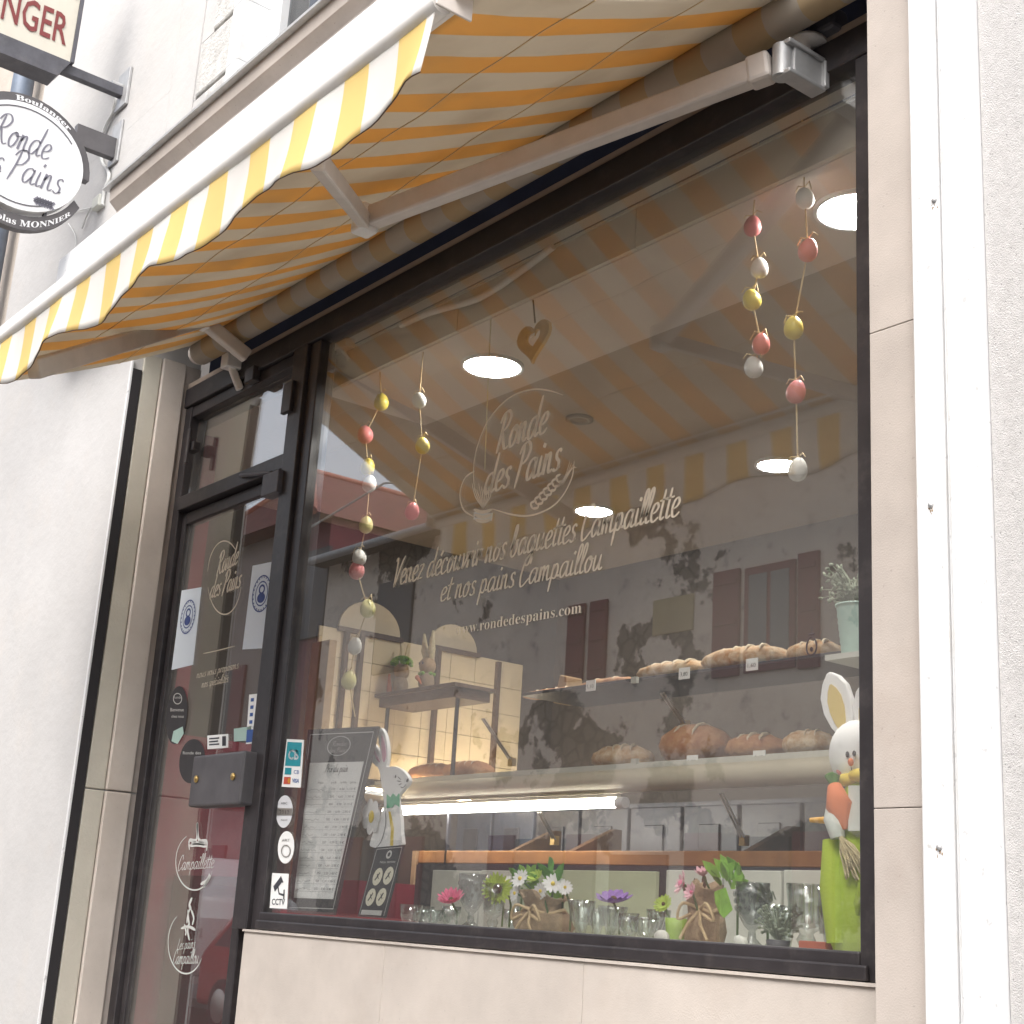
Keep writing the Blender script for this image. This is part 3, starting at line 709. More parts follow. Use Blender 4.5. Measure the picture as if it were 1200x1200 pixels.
def small_figure(px, kind):
    q = bs(px, 806, 1.66); q.z = zt1
    u = .001
    if kind == 'rabbit':
        t = thing('rabbit_figure', q, 'small tan rabbit figure with long ears holding a carrot', 'figurine')
        MB().ell(q + V((0, 0, .05)), .045, .04, .055).build('body', 'burlap', t); MB().ell(q + V((0, 0, .13)), .046, .042, .048).build('head', 'tan_wood', t)
        for s, tip in ((-1, V((-.05, 0, .30))), (1, V((.028, 0, .31)))):
            MB().tube([q + V((s * .018, 0, .165)), q + V((s * .024, 0, .21)) + (tip - V((s * .02, 0, .3))) * .3, q + tip], [.012, .02, .006], 8).build('ear', 'straw', t)
        for s in (-.015, .015): MB().ell(q + V((s, -.04, .14)), .004, .004, .007).build('eye', 'ink', t)
        MB().tube([q + V((-.02, -.045, .07)), q + V((.03, -.05, .03))], [.012, .003], 8).build('carrot', 'carrot', t)
        for k in range(6): MB().ell(q + V((.03 * math.cos(k), .035 * math.sin(k), .09)), .016, .01, .01).build('leaf_collar', 'leaf_bright', t)
    else:
        t = thing('flower_figure', q, 'small tan figure with a bushy green crown of leaves', 'figurine')
        MB().ell(q + V((0, 0, .05)), .045, .04, .055).build('body', 'burlap', t); MB().ell(q + V((0, 0, .125)), .045, .04, .045).build('head', 'tan_wood', t)
        m = MB()
        for k in range(60):
            a = random.uniform(0, 6.28); e = random.uniform(-.2, 1.4); d = V((math.cos(a) * math.cos(e) * .055, math.sin(a) * math.cos(e) * .05, .165 + .035 * math.sin(e)))
            m.ell(q + d, .012, .012, .009, 6, 4)
        m.build('foliage', 'leaf_bright', t, kind='stuff')
        MB().tube([q + V((-.05, -.04, .11)), q + V((-.02, -.05, .0))], [.006, .016], 8).build('carrot', 'carrot', t)
        for s in (-.01, .02): MB().tube([q + V((s, 0, .19)), q + V((s * 2, 0, .26))], .004, 6).build('twig', 'straw', t)
small_figure(469, 'flower'); small_figure(499, 'rabbit')
# wooden crate/door leaf standing at the left inside
q = at(372, 820, y=1.0)
MB().box(q.x - .1, q.x + .06, 1.0, 1.04, IF, q.z + .28).build('wood_screen', 'tan_wood', None, **tg('tan wooden screen standing behind the price list', 'screen'))

# backs of the display: pale green and white boards low behind the flowers
YB = .62
def bb(px, py): return at(px, py, y=YB)
zd1 = bb(750, 1022).z
bk2 = thing('display_backboard', bb(750, 1080), 'low board of pale green panels behind the flowers in the window', 'backboard')
for x0, x1, mt in ((505, 560, 'pale_board'), (562, 606, 'pale_board'), (609, 768, 'pale_green'), (780, 845, 'pale_board'), (848, 915, 'pale_board'), (918, 1000, 'pale_board'), (1003, 1100, 'pale_green')):
    a, b = bb(x0, 1050).x, bb(x1, 1050).x
    MB().box(a, b, YB, YB + .015, 1.40, bb((x0 + x1) / 2, 1020).z).build('panel', mt, bk2, bevel=.002)
MB().box(bb(480, 1050).x, bb(1100, 1050).x, YB + .02, YB + .04, 1.40, zd1 + .015).build('back_frame', 'dark_cab', bk2)
MB().box(GLX, IX1, .062, .61, 1.44, 1.47).build('display_shelf', 'pale_board', bk)
ZS = 1.47                                                # display shelf top
# soffit cord, seen slung under the head of the window
pts = [at(470, 381, y=.07), at(505, 366, y=.07), at(560, 350, y=.07), at(610, 318, y=.07), at(648, 289, y=.07)]
MB().tube(spline(pts, 4), .011, 8).build('cable', 'awning_white', None, **tg('pale cable slung along the head of the shop window', 'cable'))

# ================================================================== awning
AY, AZT, AZL = -1.105, 3.187, 3.014
AX0, AX1 = -3.22, -.132
RC = V((0, -.125, 3.645)); RR = .05
aw = thing('awning', (-1.7, -.2, 3.5), 'yellow and white striped retractable awning over the shopfront', 'awning')
def fab(x, q):                     # point of the cloth, q from 0 at the roller to 1 at the front bar
    sag = .03 * math.sin(math.pi * q) * (1 + .35 * math.sin(x * 2.1) + .16 * math.sin(x * 9.3 + 3 * q) + .1 * math.sin(x * 21 - 5 * q))
    return V((x, (RC.y + .01) * (1 - q) + (AY + .01) * q, (RC.z + RR + .004) * (1 - q) + (AZT + .02) * q - sag))
nx, ns = 150, 14
grid = [[fab(AX0 + (AX1 + .075 - AX0) * i / nx, j / ns) for i in range(nx + 1)] for j in range(ns + 1)]
m = MB(); m.sheet(grid); o = m.build('fabric', 'awning_fabric', aw)
sol = o.modifiers.new('cloth', 'SOLIDIFY'); sol.thickness = .002
# valance with scalloped hem, hanging in soft waves
nv = 240; grid = []
scal = .60
for j in range(9):
    s = j / 8; row = []
    for i in range(nv + 1):
        x = AX0 + (AX1 - AX0) * i / nv
        ph = ((x - AX1) / scal)
        zb_v = AZL + .004 + .022 * math.cos(2 * math.pi * ph + .6)
        y = AY - .012 + (.02 + .98 * s) * (.011 * math.sin(x * 11 + 1.5 * math.sin(x * 2.3)) + .004 * math.sin(x * 27 + 1 + 2 * s) + .0015 * math.sin(x * 61 + 3 * s)) - .012 * s * s
        row.append(V((x, y, AZT * (1 - s) + zb_v * s)))
    grid.append(row)
m = MB(); m.sheet(grid); o = m.build('valance', 'valance_fabric', aw); sol = o.modifiers.new('cloth', 'SOLIDIFY'); sol.thickness = .002
hem = [V((grid[-1][i].x, grid[-1][i].y, grid[-1][i].z)) for i in range(0, nv + 1, 2)]
MB().tube(hem, .0018, 5).build('hem', 'brown_wood', aw)
fb = MB(); fb.tube([V((AX0 - .02, AY - .005, AZT + .012)), V((AX1 + .01, AY - .005, AZT + .012))], .024, 16); fb.box(AX0 - .02, AX1 + .02, AY - .012, AY + .05, AZT + .03, AZT + .062)
fb.box(AX0 - .02, AX1 + .02, AY - .005, AY + .045, AZT + .064, AZT + .074)
fb.build('front_bar', 'awning_white', aw)
for x in (AX0 - .026, AX1 + .022): MB().box(x, x + .006, AY - .03, AY + .055, AZT - .012, AZT + .078).build('end_cap', 'arm_grey', aw, bevel=.002)
MB().tube([V((AX0, RC.y, RC.z)), V((.15, RC.y, RC.z))], RR, 20).build('roller', 'roller_fabric', aw)
MB().tube([V((AX0 - .03, RC.y, RC.z)), V((AX0 - .001, RC.y, RC.z))], .042, 16).build('roller_end', 'arm_grey', aw)
def arm_pt(px, py, z0=3.50, z1=3.13):
    # on the sloping plane in which the arms fold: from z0 at the wall to z1 at the bar
    lo, hi = AY, -.02
    for _ in range(50):
        y = (lo + hi) / 2; p = at(px, py, y=y); zz = z0 + (z1 - z0) * ((RC.y - y) / (RC.y - AY))
        if p.z > zz: lo = y      # ray is above the plane here, go out
        else: hi = y
    return at(px, py, y=(lo + hi) / 2)
def arm_plane(px, py, y): return at(px, py, y=y)
# right arm: wall bracket -> elbow -> bar
B1 = at(882, 86, y=-.17)
E1 = None
best = None
for k in range(200):
    y = -.25 - k * .004; p = at(428, 258, y=y); zz = B1.z + (3.16 - B1.z) * ((B1.y - y) / (B1.y - AY))
    if best is None or abs(p.z - zz) < best[0]: best = (abs(p.z - zz), p)
E1 = best[1]; T1 = at(372, 188, y=AY + .02)
MB().bar(B1, E1, .045, .062).build('arm', 'arm_grey', aw, bevel=.008)
MB().bar(E1 + V((0, 0, -.004)), T1, .034, .045).build('forearm', 'arm_grey', aw, bevel=.006)
MB().obox(E1, V((.03, 0, 0)), V((0, .03, 0)), V((0, 0, .042))).build('elbow', 'awning_white', aw, bevel=.01)
d = (B1 - E1).normalized()
MB().bar(B1 - d * .01, B1 + d * .05, .052, .074).build('arm_shoulder', 'arm_grey', aw, bevel=.01)
c_ = B1 + d * .075
MB().tube([c_ + V((0, 0, -.042)), c_ + V((0, 0, .042))], .024, 14).build('pivot', 'zinc', aw)
b = MB(); b.obox(c_ + V((.015, .05, .04)), V((.022, 0, 0)), V((0, .065, 0)), V((0, 0, .006))); b.obox(c_ + V((.015, .05, -.04)), V((.022, 0, 0)), V((0, .065, 0)), V((0, 0, .006))); b.obox(c_ + V((.02, .115, 0)), V((.022, 0, 0)), V((0, .008, 0)), V((0, 0, .036))); b.obox(c_ + V((.02, .06, 0)), V((.010, 0, 0)), V((0, .05, 0)), V((0, 0, .036)))
b.build('wall_bracket', 'zinc', aw, bevel=.003)
q = at(945, 55, y=-.05); b = MB(); b.lathe([(0, -.03), (.012, -.03), (.012, 0), (.05, .0), (.05, .012), (0, .012)], q, 14); b.build('bracket_bolt', 'awning_white', aw)
q = at(970, 30, y=-.03); MB().obox(q, V((.04, 0, 0)), V((0, .03, 0)), V((0, 0, .03))).build('wall_bracket', 'sign_dark', aw, bevel=.01)
# left arm
B2 = at(290, 418, y=-.10); E2 = at(236, 374, y=-.30); T2 = at(48, 430, y=AY + .05)
d2 = (T2 - E2).normalized(); T2b = E2 + d2 * ((AY + .02 - E2.y) / d2.y)
MB().bar(B2, E2, .04, .055).build('arm', 'arm_grey', aw, bevel=.008)
MB().bar(E2, T2b, .045, .062).build('forearm', 'arm_grey', aw, bevel=.006)
MB().obox(E2, V((.028, 0, 0)), V((0, .03, 0)), V((0, 0, .04))).build('elbow', 'awning_white', aw, bevel=.01)
q = at(275, 420, y=-.05); b = MB(); b.obox(q, V((.03, 0, 0)), V((0, .045, 0)), V((0, 0, .05))); b.bar(q + V((0, -.02, -.02)), q + V((.02, .03, -.13)), .03, .03); b.build('wall_bracket', 'awning_white', aw, bevel=.006)
# seams on the underside
for q_ in (.35, .68):
    MB().tube([fab(AX0 + (AX1 + .075 - AX0) * i / 150, q_) + V((0, 0, -.003)) for i in range(151)], .002, 4).build('seam', 'twine', aw)

# ================================================================== hanging signs
SX = at(150, 105, y=YW).x
def sp_(px, py, dx=0): return at(px, py, x=SX + dx)
t = thing('hanging_sign', sp_(150, 105), 'cream box sign with red BOULANGER lettering on a wall bracket', 'sign')
a0, a1 = sp_(92, -5), sp_(84, 80); yR = (a0.y + a1.y) / 2; zlo = sp_(84, 78).z; zhi = zlo + .72; yLf = yR - 1.05
# the box leans in no direction: a plain upright box standing out from the wall
MB().box(SX - .11, SX - .002, yLf, yR, zlo + .02, zhi).build('sign_panel', 'sign_panel', t)
zb2 = zlo - .075
MB().prism([V((SX + .004, yLf, zlo + .018)), V((SX + .004, yR + .004, zlo + .018)), V((SX + .004, yR - .05, zb2)), V((SX + .004, yLf, zb2))], (-.12, 0, 0)).build('sign_tray', 'sign_dark', t)
MB().box(SX - .115, SX + .006, yR + .001, yR + .018, zlo + .019, zhi + .02).build('sign_edge', 'sign_dark', t)
MB().box(SX - .115, SX + .006, yLf - .02, yLf - .001, zlo - .07, zhi + .02).build('sign_edge', 'sign_dark', t)
MB().box(SX - .06, SX - .02, yR - .06, YW - .004, zlo - .03, zlo + .018).build('bracket_arm', 'sign_dark', t, bevel=.003)
MB().box(SX - .10, SX + .03, YW - .016, YW - .001, zlo - .09, zlo + .11).build('wall_plate', 'zinc', t, bevel=.003)
MB().tube([V((SX - .04, YW - .07, zlo + .02)), V((SX - .04, YW - .017, zlo + .02))], .02, 10).build('plate_bolt', 'zinc', t)
L = MB(); Oo = V((SX + .0015, 0, 0)); rr_, uu_ = V((0, 1, 0)), V((0, 0, 1))
yr_ = sp_(80, 35, .0015).y; hh = .155; z1_ = sp_(75, 52, .0015).z; yl_ = sp_(4, 10, .0015).y
for word, zb__, k in (('BOULANGER', z1_, 1.0), ('ER', z1_ + .255, 2 / 9 * 1.02)):
    L = MB(); wd = (yr_ - yl_) / 4 * 9 * k * 1.02
    type_on(L, word, V((SX + .0015, yr_ + (0 if k == 1 else .02) - wd, zb__)), rr_, uu_, wd, hh, bold=.012)
    L.build('lettering', 'sign_red', t)
# oval sign
c = sp_(28, 178); pR = sp_(100, 190); pT = sp_(38, 118)
ry = abs(sp_(101, 182).y - c.y); rz = (sp_(30, 120).z - sp_(30, 248).z) / 2
c = V((SX, c.y, (sp_(30, 120).z + sp_(30, 248).z) / 2))
t = thing('oval_sign', sp_(150, 185), 'white oval bakery sign in dark banners hanging under the box sign', 'sign')
def el(k, a, b_, dx=0, n=48): th = 2 * math.pi * k / n; return c + V((dx, a * math.cos(th), b_ * math.sin(th)))
MB().prism([el(k, ry, rz) for k in range(48)], (-.07, 0, 0)).build('oval_panel', 'sign_white', t)
ring = MB(); 
for k in range(5, 40): ring.ribbon([el(k, ry * .93, rz * .90, .002), el(k + 1, ry * .93, rz * .90, .002)], .006, V((1, 0, 0)))
ring.build('emblem', 'sign_dark', t)
n1 = 22
up = [c + V((-.012, ry * 1.0 * math.cos(math.pi * k / n1), rz * 1.0 * math.sin(math.pi * k / n1))) for k in range(n1 + 1)]
upo = [c + V((-.012, ry * 1.13 * math.cos(math.pi * k / n1), rz * 1.18 * math.sin(math.pi * k / n1))) for k in range(n1 + 1)]
MB().prism(up + upo[::-1], (-.045, 0, 0)).build('top_banner', 'sign_black', t)
th0, th1 = R_(208), R_(335)
lo_ = [c + V((-.012, ry * 1.03 * math.cos(th0 + (th1 - th0) * k / n1), rz * 1.08 * math.sin(th0 + (th1 - th0) * k / n1))) for k in range(n1 + 1)]
loo = [c + V((-.012, ry * 1.15 * math.cos(th0 + (th1 - th0) * k / n1), rz * 1.34 * math.sin(th0 + (th1 - th0) * k / n1))) for k in range(n1 + 1)]
MB().prism(lo_ + loo[::-1], (-.045, 0, 0)).build('bottom_banner', 'sign_black', t)
MB().box(SX - .05, SX - .02, c.y + ry * .5, c.y + ry * .5 + .012, c.z - rz * 1.1, c.z - rz * .8).build('banner_hanger', 'sign_dark', t)
zA = sp_(150, 172).z
MB().box(SX - .053, SX - .014, c.y + ry * .80, YW - .012, zA - .075, zA + .03).build('bracket_arm', 'sign_black', t, bevel=.003)
MB().box(SX - .09, SX + .02, YW - .012, YW - .001, zA - .10, zA + .12).build('wall_plate', 'zinc', t, bevel=.003)
L = MB(); xo = SX + .0025
wR = sp_(55, 172, 0).y - sp_(-8, 150, 0).y
script(L, 'Ronde', V((xo, sp_(-10, 160).y, c.z + rz * .08)), rr_, uu_, V((1, 0, 0)), wR * 1.06, rz * .30, .12, .2)
script(L, 'des Pains', V((xo, sp_(-38, 180).y, c.z - rz * .48)), rr_, uu_, V((1, 0, 0)), (sp_(72, 212).y - sp_(-38, 180).y), rz * .30, .12, .2)
for k in range(7):
    a = V((xo, c.y + ry * (.28 + .045 * k), c.z - rz * .74)); L.ribbon([a, a + V((0, .018, .02))], .014, V((1, 0, 0))); L.ribbon([a, a + V((0, .018, -.015))], .012, V((1, 0, 0)))
L.build('lettering', 'sign_ink', t)
L = MB()
def arc_text(L, txt, a0, a1, kr, ks, h, serif):
    vs, fs, wd = glyphs(txt, serif, .01)
    pts = []
    for p in vs:
        th = a0 + (a1 - a0) * (p.x / wd); k = p.y / .7 * h
        pts.append(c + V((xo - SX - .012 - .0015, (ry * kr + k) * math.cos(th), (rz * ks + k) * math.sin(th))))
    L.add(pts, fs)
arc_text(L, 'Boulanger', R_(104), R_(50), 1.03, 1.045, rz * .095, True)
L.build('lettering', 'sign_white', t)
L = MB(); vs, fs, wd = glyphs('Nicolas MONNIER', True, .005)
pts = []
for p in vs:
    th = R_(244) + R_(80) * (p.x / wd); k = p.y / .7 * rz * .12
    pts.append(c + V((xo - SX - .0135, (ry * 1.13 - k * .2) * math.cos(th), (rz * 1.28 - k) * math.sin(th))))
L.add(pts, fs); L.build('lettering', 'sign_white', t)
# sign cables on the wall
t = thing('sign_cable', sp_(125, 235), 'thin pale cables looping down the wall beside the signs', 'cable')
yw = YW - .012
for pl, r in (([(92, 90), (115, 93), (134, 108), (136, 125), (124, 148), (118, 170), (120, 190), (128, 205), (122, 225), (120, 240)], .009),
              ([(136, 110), (130, 135), (120, 160)], .005), ([(96, 268), (103, 250), (112, 238), (122, 240)], .005), ([(80, 250), (100, 245), (118, 242)], .003), ([(80, 262), (88, 276), (88, 290)], .003)):
    MB().tube(spline([at(a, b, y=yw) for a, b in pl], 4), r, 6).build('cable', 'cable', t)
q = at(116, 238, y=yw); MB().obox(q, V((.04, 0, 0)), V((0, .02, 0)), V((0, 0, .03))).build('junction_box', 'pale_board', t, bevel=.005)

# neighbour house and its downpipe at the far left
nb = thing('neighbour_house', (-8, 0, 0), 'beige rendered neighbouring house left of the bakery', 'house')
MB().box(-12, -5.37, -.22, 4, 0, 8).build('wall', 'beige_house', nb)
xp = (at(5, 280, y=-.3).x + at(26, 100, y=-.3).x) / 2
t = thing('downpipe', (xp, -.32, 0), 'slate blue rainwater pipe behind the hanging signs', 'downpipe')
MB().tube([V((xp, -.32, .1)), V((xp, -.32, 7.9))], .06, 16).build('pipe', 'downpipe', t)
for z in (2.2, 4.3, 6.4): MB().box(xp - .075, xp + .075, -.335, -.222, z, z + .03).build('pipe_clip', 'zinc', t)

# ================================================================== lettering and emblems on the glass
YG = -.0025
def gl(px, py): return at(px, py, y=YG)
RX, UZ, NY = V((1, 0, 0)), V((0, 0, 1)), V((0, -1, 0))
def slogan(mb, txt, p0, p1, xpx, st=.2, slant=.22):
    a, b = gl(*p0), gl(*p1); r = (b - a); wd = r.length; r.normalize()
    xh = (gl(p0[0], p0[1] - xpx) - a).z
    script(mb, txt, a, r, UZ, NY, wd, xh, st, slant)
t = thing('window_lettering', gl(620, 640), 'gold vinyl logo and slogan lettering on the shop window', 'lettering')
L = MB(); slogan(L, 'Ronde', (580, 531), (640, 506), 22, .21); slogan(L, 'des Pains', (566, 580), (655, 550), 22, .21); L.build('logo_lettering', 'vinyl', t)
L = MB(); slogan(L, 'Venez découvrir nos baguettes Campaillette', (459, 687), (795, 604), 16.5, .19); L.build('slogan_lettering', 'vinyl', t)
L = MB(); slogan(L, 'et nos pains Campaillou', (515, 705), (705, 667), 15.5, .19); L.build('slogan_lettering', 'vinyl', t)
L = MB(); a, b = gl(533, 744), gl(681, 718); type_on(L, 'www.rondedespains.com', a, (b - a).normalized(), UZ, (b - a).length, (gl(533, 732) - a).z, True, -.008); L.build('address_lettering', 'vinyl', t)
def strokes(mb, lst, wpx=2.0, mapper=gl, nrm=NY):
    for pl in lst:
        P = [mapper(*p) for p in pl]; sp = spline([tuple(p) for p in P], 6); k = mpp(P[0]); n = len(sp)
        mb.ribbon(sp, [max(.3, min(1, .35 + 4 * min(i, n - 1 - i) / n)) * wpx * k for i in range(n)], nrm)
L = MB(); strokes(L, [[(660, 463), (640, 457), (620, 457), (597, 466), (575, 488), (562, 515), (555, 545), (556, 575)], [(556, 552), (545, 560), (539, 578), (543, 597), (556, 606)], [(576, 596), (600, 603), (622, 604), (645, 595), (660, 580), (670, 560), (673, 540)]], 2.2)
for k in range(7):      # wheat ear
    a = V((624 + k * 5, 596 - k * 5.2, 0)); strokes(L, [[(a.x, a.y), (a.x - 2, a.y - 6), (a.x + 3, a.y - 9)], [(a.x, a.y), (a.x + 6, a.y - 1), (a.x + 7, a.y - 5)]], 3.2)
for k in range(5): strokes(L, [[(652 + k * 2, 572 - k), (662 + k * 2, 558 - k * 2), (668 + k * 2, 540 + k * 2)]], 1.0)
for k in range(9):      # sheaf in its basket
    x = 556 + k * 2.2; strokes(L, [[(566, 596), (x + 1, 582), (x - 3 + k * .5, 566 + (k % 3) * 4)]], 1.5)
strokes(L, [[(555, 597), (565, 600), (577, 597)], [(556, 603), (566, 606), (576, 603)], [(557, 609), (566, 611), (575, 609)]], 4.0)
L.build('emblem', 'vinyl', t)

YD = .0105
def gd(px, py): return at(px, py, y=YD)
def door_ring(mb, cx, cy, rx_, ry_, a0, a1, wpx=1.6, shear=0):
    strokes(mb, [[(cx + rx_ * math.cos(R_(a)) - shear * math.sin(R_(a)), cy + ry_ * math.sin(R_(a))) for a in range(a0, a1 + 1, 15)]], wpx, gd)
def door_script(mb, txt, p0, p1, xpx, st=.2, slant=.2):
    a, b = gd(*p0), gd(*p1); r = (b - a); wd = r.length; r.normalize(); script(mb, txt, a, r, UZ, NY, wd, (gd(p0[0], p0[1] - xpx) - a).z, st, slant)
t = thing('door_lettering', gd(265, 670), 'pale vinyl logo lettering on the upper door glass', 'lettering')
L = MB(); door_script(L, 'Ronde', (253, 675), (278, 660), 13); door_script(L, 'des Pains', (245, 702), (281, 688), 13); L.build('logo_lettering', 'vinyl', t)
L = MB(); door_ring(L, 263, 677, 20, 43, 15, 170); door_ring(L, 263, 677, 20, 43, 190, 320); L.build('emblem', 'vinyl', t)
L = MB(); door_script(L, 'Nous vous proposons'.replace('N', 'n'), (230, 795), (279, 783), 5, .16); door_script(L, 'nos spécialités'.replace('s p', 's p'), (236, 806), (267, 799), 5, .16); strokes(L, [[(238, 766), (256, 762), (275, 757)]], 1, gd); L.build('slogan_lettering', 'vinyl', t)
t = thing('door_emblem', gd(228, 1000), 'white Campaillette emblem with a village church on the lower door', 'lettering')
L = MB(); door_script(L, 'Campaillette', (208, 1020), (250, 1017), 9, .13); L.build('logo_lettering', 'vinyl_white', t)
L = MB(); door_ring(L, 228, 1010, 22, 33, 20, 250, 1.7); strokes(L, [[(222, 996), (222, 985), (230, 984), (231, 965), (233, 984), (242, 986), (242, 997)], [(222, 991), (232, 990), (242, 992)], [(224, 988), (233, 988), (241, 989)], [(238, 1040), (243, 1033), (247, 1026)], [(235, 1036), (242, 1032), (246, 1024)]], 4, gd); L.build('emblem', 'vinyl_white', t)
t = thing('door_emblem', gd(218, 1100), 'white Les pains Campaillou emblem with a walking figure on the lower door', 'lettering')
L = MB(); door_script(L, 'Les pains', (207, 1113), (228, 1111), 7, .13); door_script(L, 'Campaillou', (202, 1130), (232, 1129), 9, .13); L.build('logo_lettering', 'vinyl_white', t)
L = MB(); door_ring(L, 218, 1105, 21, 36, 30, 240, 1.7); strokes(L, [[(225, 1052), (222, 1060), (224, 1066)]], 4.5, gd); strokes(L, [[(223, 1064), (220, 1072), (219, 1082)], [(224, 1066), (227, 1076), (225, 1084)], [(220, 1066), (221, 1078), (222, 1084)], [(221, 1082), (220, 1092), (222, 1102)], [(212, 1088), (221, 1086), (229, 1090)], [(216, 1083), (218, 1092), (217, 1096)]], 3.2, gd); L.build('emblem', 'vinyl_white', t)

# ------------------------------------------------ papers and stickers
def sheet_of(name, quad, y0, label, cat, m='paper', y1=None, thick=.0015, group=None):
    """a flat sheet at its four surveyed corners (tl, tr, bl, br); y0 bottom, y1 top"""
    y1 = y0 if y1 is None else y1
    tl, tr, bl, br = at(*quad[0], y=y1), at(*quad[1], y=y1), at(*quad[2], y=y0), at(*quad[3], y=y0)
    t = thing(name, (bl + br) / 2, label, cat, group)
    n = (tr - tl).cross(bl - tl).normalized()
    if n.y > 0: n = -n
    MB().prism([tl, bl, br, tr], n * -thick).build('sheet', m, t)
    fr = quadframe(tl + n * .0012, tr + n * .0012, bl + n * .0012, br + n * .0012); return t, fr, n
def fr_rect(fr, s0, t0_, s1, t1_): return [fr(s0, t0_), fr(s0, t1_), fr(s1, t1_), fr(s1, t0_)]
def fr_type(mb, fr, txt, s0, t_base, s1, h, **kw):
    a, b = fr(s0, t_base), fr(s1, t_base); r = b - a; u = fr(s0, t_base - .1) - a; H1 = u.length / .1
    type_on(mb, txt, a, r.normalized(), u.normalized(), r.length, h * H1, **kw)
def fr_disc(mb, fr, s, t_, rs, rt, n=24, r0=0):
    if r0: 
        for k in range(n):
            a, b = 2 * math.pi * k / n, 2 * math.pi * (k + 1) / n
            mb.add([fr(s + rs * math.cos(a), t_ + rt * math.sin(a)), fr(s + rs * math.cos(b), t_ + rt * math.sin(b)), fr(s + rs * r0 * math.cos(b), t_ + rt * r0 * math.sin(b)), fr(s + rs * r0 * math.cos(a), t_ + rt * r0 * math.sin(a))], [(0, 1, 2, 3)])
    else: mb.add([fr(s + rs * math.cos(2 * math.pi * k / n), t_ + rt * math.sin(2 * math.pi * k / n)) for k in range(n)], [tuple(range(n))])
    return mb
for quad, lab in ((((213, 692), (236, 688), (201, 785), (226, 779)), 'white mask notice taped to the left edge of the door glass'), (((296, 663), (325, 657), (284, 761), (317, 759)), 'white mask notice taped to the right side of the door glass')):
    t, fr, n = sheet_of('paper_notice', quad, .009, lab, 'notice', 'paper_blue', group='mask notices on the door')
    L = MB(); fr_disc(L, fr, .5, .36, .36, .22, 28, .93); fr_disc(L, fr, .5, .36, .24, .15, 24, .9)
    for k in range(22):
        a = 2 * math.pi * k / 22; p = fr(.5 + .30 * math.cos(a), .36 + .185 * math.sin(a)); q = fr(.5 + .33 * math.cos(a), .36 + .2 * math.sin(a)); L.ribbon([p, q], .006, n)
    fr_disc(L, fr, .5, .31, .12, .06, 14, .6); fr_disc(L, fr, .5, .41, .15, .06); L.build('emblem', 'ink_blue', t)
t, fr, n = sheet_of('window_label', ((243, 862), (267, 860), (243, 878), (267, 876)), .009, 'small white label with a square mark above the lock box', 'sticker')
L = MB(); [L.add(fr_rect(fr, .1, .2 + k * .22, .6 - .06 * (k % 2), .3 + k * .22), [(0, 1, 2, 3)]) for k in range(3)]; L.add(fr_rect(fr, .74, .15, .92, .85), [(0, 1, 2, 3)]); L.build('emblem', 'ink', t)
sheet_of('window_label', ((274, 854), (301, 850), (274, 869), (301, 867)), .009, 'pale green paper strip stuck right of the small white label', 'sticker', 'mint_metal')
t, fr, n = sheet_of('window_label', ((292, 814), (301, 813), (288, 872), (297, 871)), .009, 'tall white and blue sticker on the door edge', 'sticker')
L = MB(); L.add(fr_rect(fr, .05, .72, .95, .97), [(0, 1, 2, 3)]); [L.add(fr_rect(fr, .3, .08 + k * .15, .7, .15 + k * .15), [(0, 1, 2, 3)]) for k in range(4)]; L.build('emblem', 'visa_blue', t)
def oval_sticker(cx, cy, rx_, ry_, m, label, y=.009, tilt=0):
    t = thing('oval_sticker', at(cx, cy + ry_, y=y), label, 'sticker', 'oval stickers')
    P = [at(cx + rx_ * math.cos(a) + tilt * math.sin(a), cy + ry_ * math.sin(a), y=y) for a in [2 * math.pi * k / 28 for k in range(28)]]
    MB().prism(P, (0, .0012, 0)).build('sheet', m, t)
    tl, tr, bl, br = [at(cx + i * rx_, cy + j * ry_, y=y - .0012) for j in (-1, 1) for i in (-1, 1)]
    return t, quadframe(tl, tr, bl, br)
t, fr = oval_sticker(207, 838, 12, 34, 'slate', 'dark oval bakery sticker low on the left door glass', tilt=-3)
L = MB(); fr_disc(L, fr, .55, .22, .22, .1, 18, .85); fr_type(L, fr, 'Ronde', .35, .22, .75, .05); fr_type(L, fr, 'Bienvenue', .2, .44, .85, .06); fr_type(L, fr, 'chez nous', .25, .55, .85, .05); L.build('lettering', 'vinyl_white', t)
L = MB(); L.add([fr(.25, .95), fr(.35, .78), fr(.8, .7), fr(.85, .82), fr(.55, 1.0)], [(0, 1, 2, 3, 4)]); L.build('emblem', 'mint_metal', t)
t, fr = oval_sticker(225, 892, 15, 26, 'slate', 'dark oval bakery sticker behind the lock box', tilt=-2)
L = MB(); fr_type(L, fr, 'Ronde des', .15, .35, .85, .07); L.build('lettering', 'vinyl_white', t)
YI = -.0015
t, fr, n = sheet_of('card_sticker', ((336, 866), (356, 867), (330, 922), (352, 923)), YI, 'payment card sticker with CB and card logos above the oval stickers', 'sticker', 'paper')
L = MB(); L.add(fr_rect(fr, .08, .06, .92, .56), [(0, 1, 2, 3)]); L.build('emblem', 'teal', t)
L = MB(); fr_type(L, fr, 'CB', .2, .42, .8, .2, bold=.03); 
L.build('lettering', 'sign_white', t)
L = MB(); L.add(fr_rect(fr, .1, .60, .46, .74), [(0, 1, 2, 3)]); L.build('emblem', 'teal', t)
L = MB(); L.add(fr_rect(fr, .1, .79, .46, .94), [(0, 1, 2, 3)]); L.build('emblem', 'tag_red', t); L = MB(); fr_disc(L, quadframe(fr(.3, .8), fr(.46, .8), fr(.3, .93), fr(.46, .93)), .5, .5, .45, .4); L.build('emblem', 'tag_orange', t)
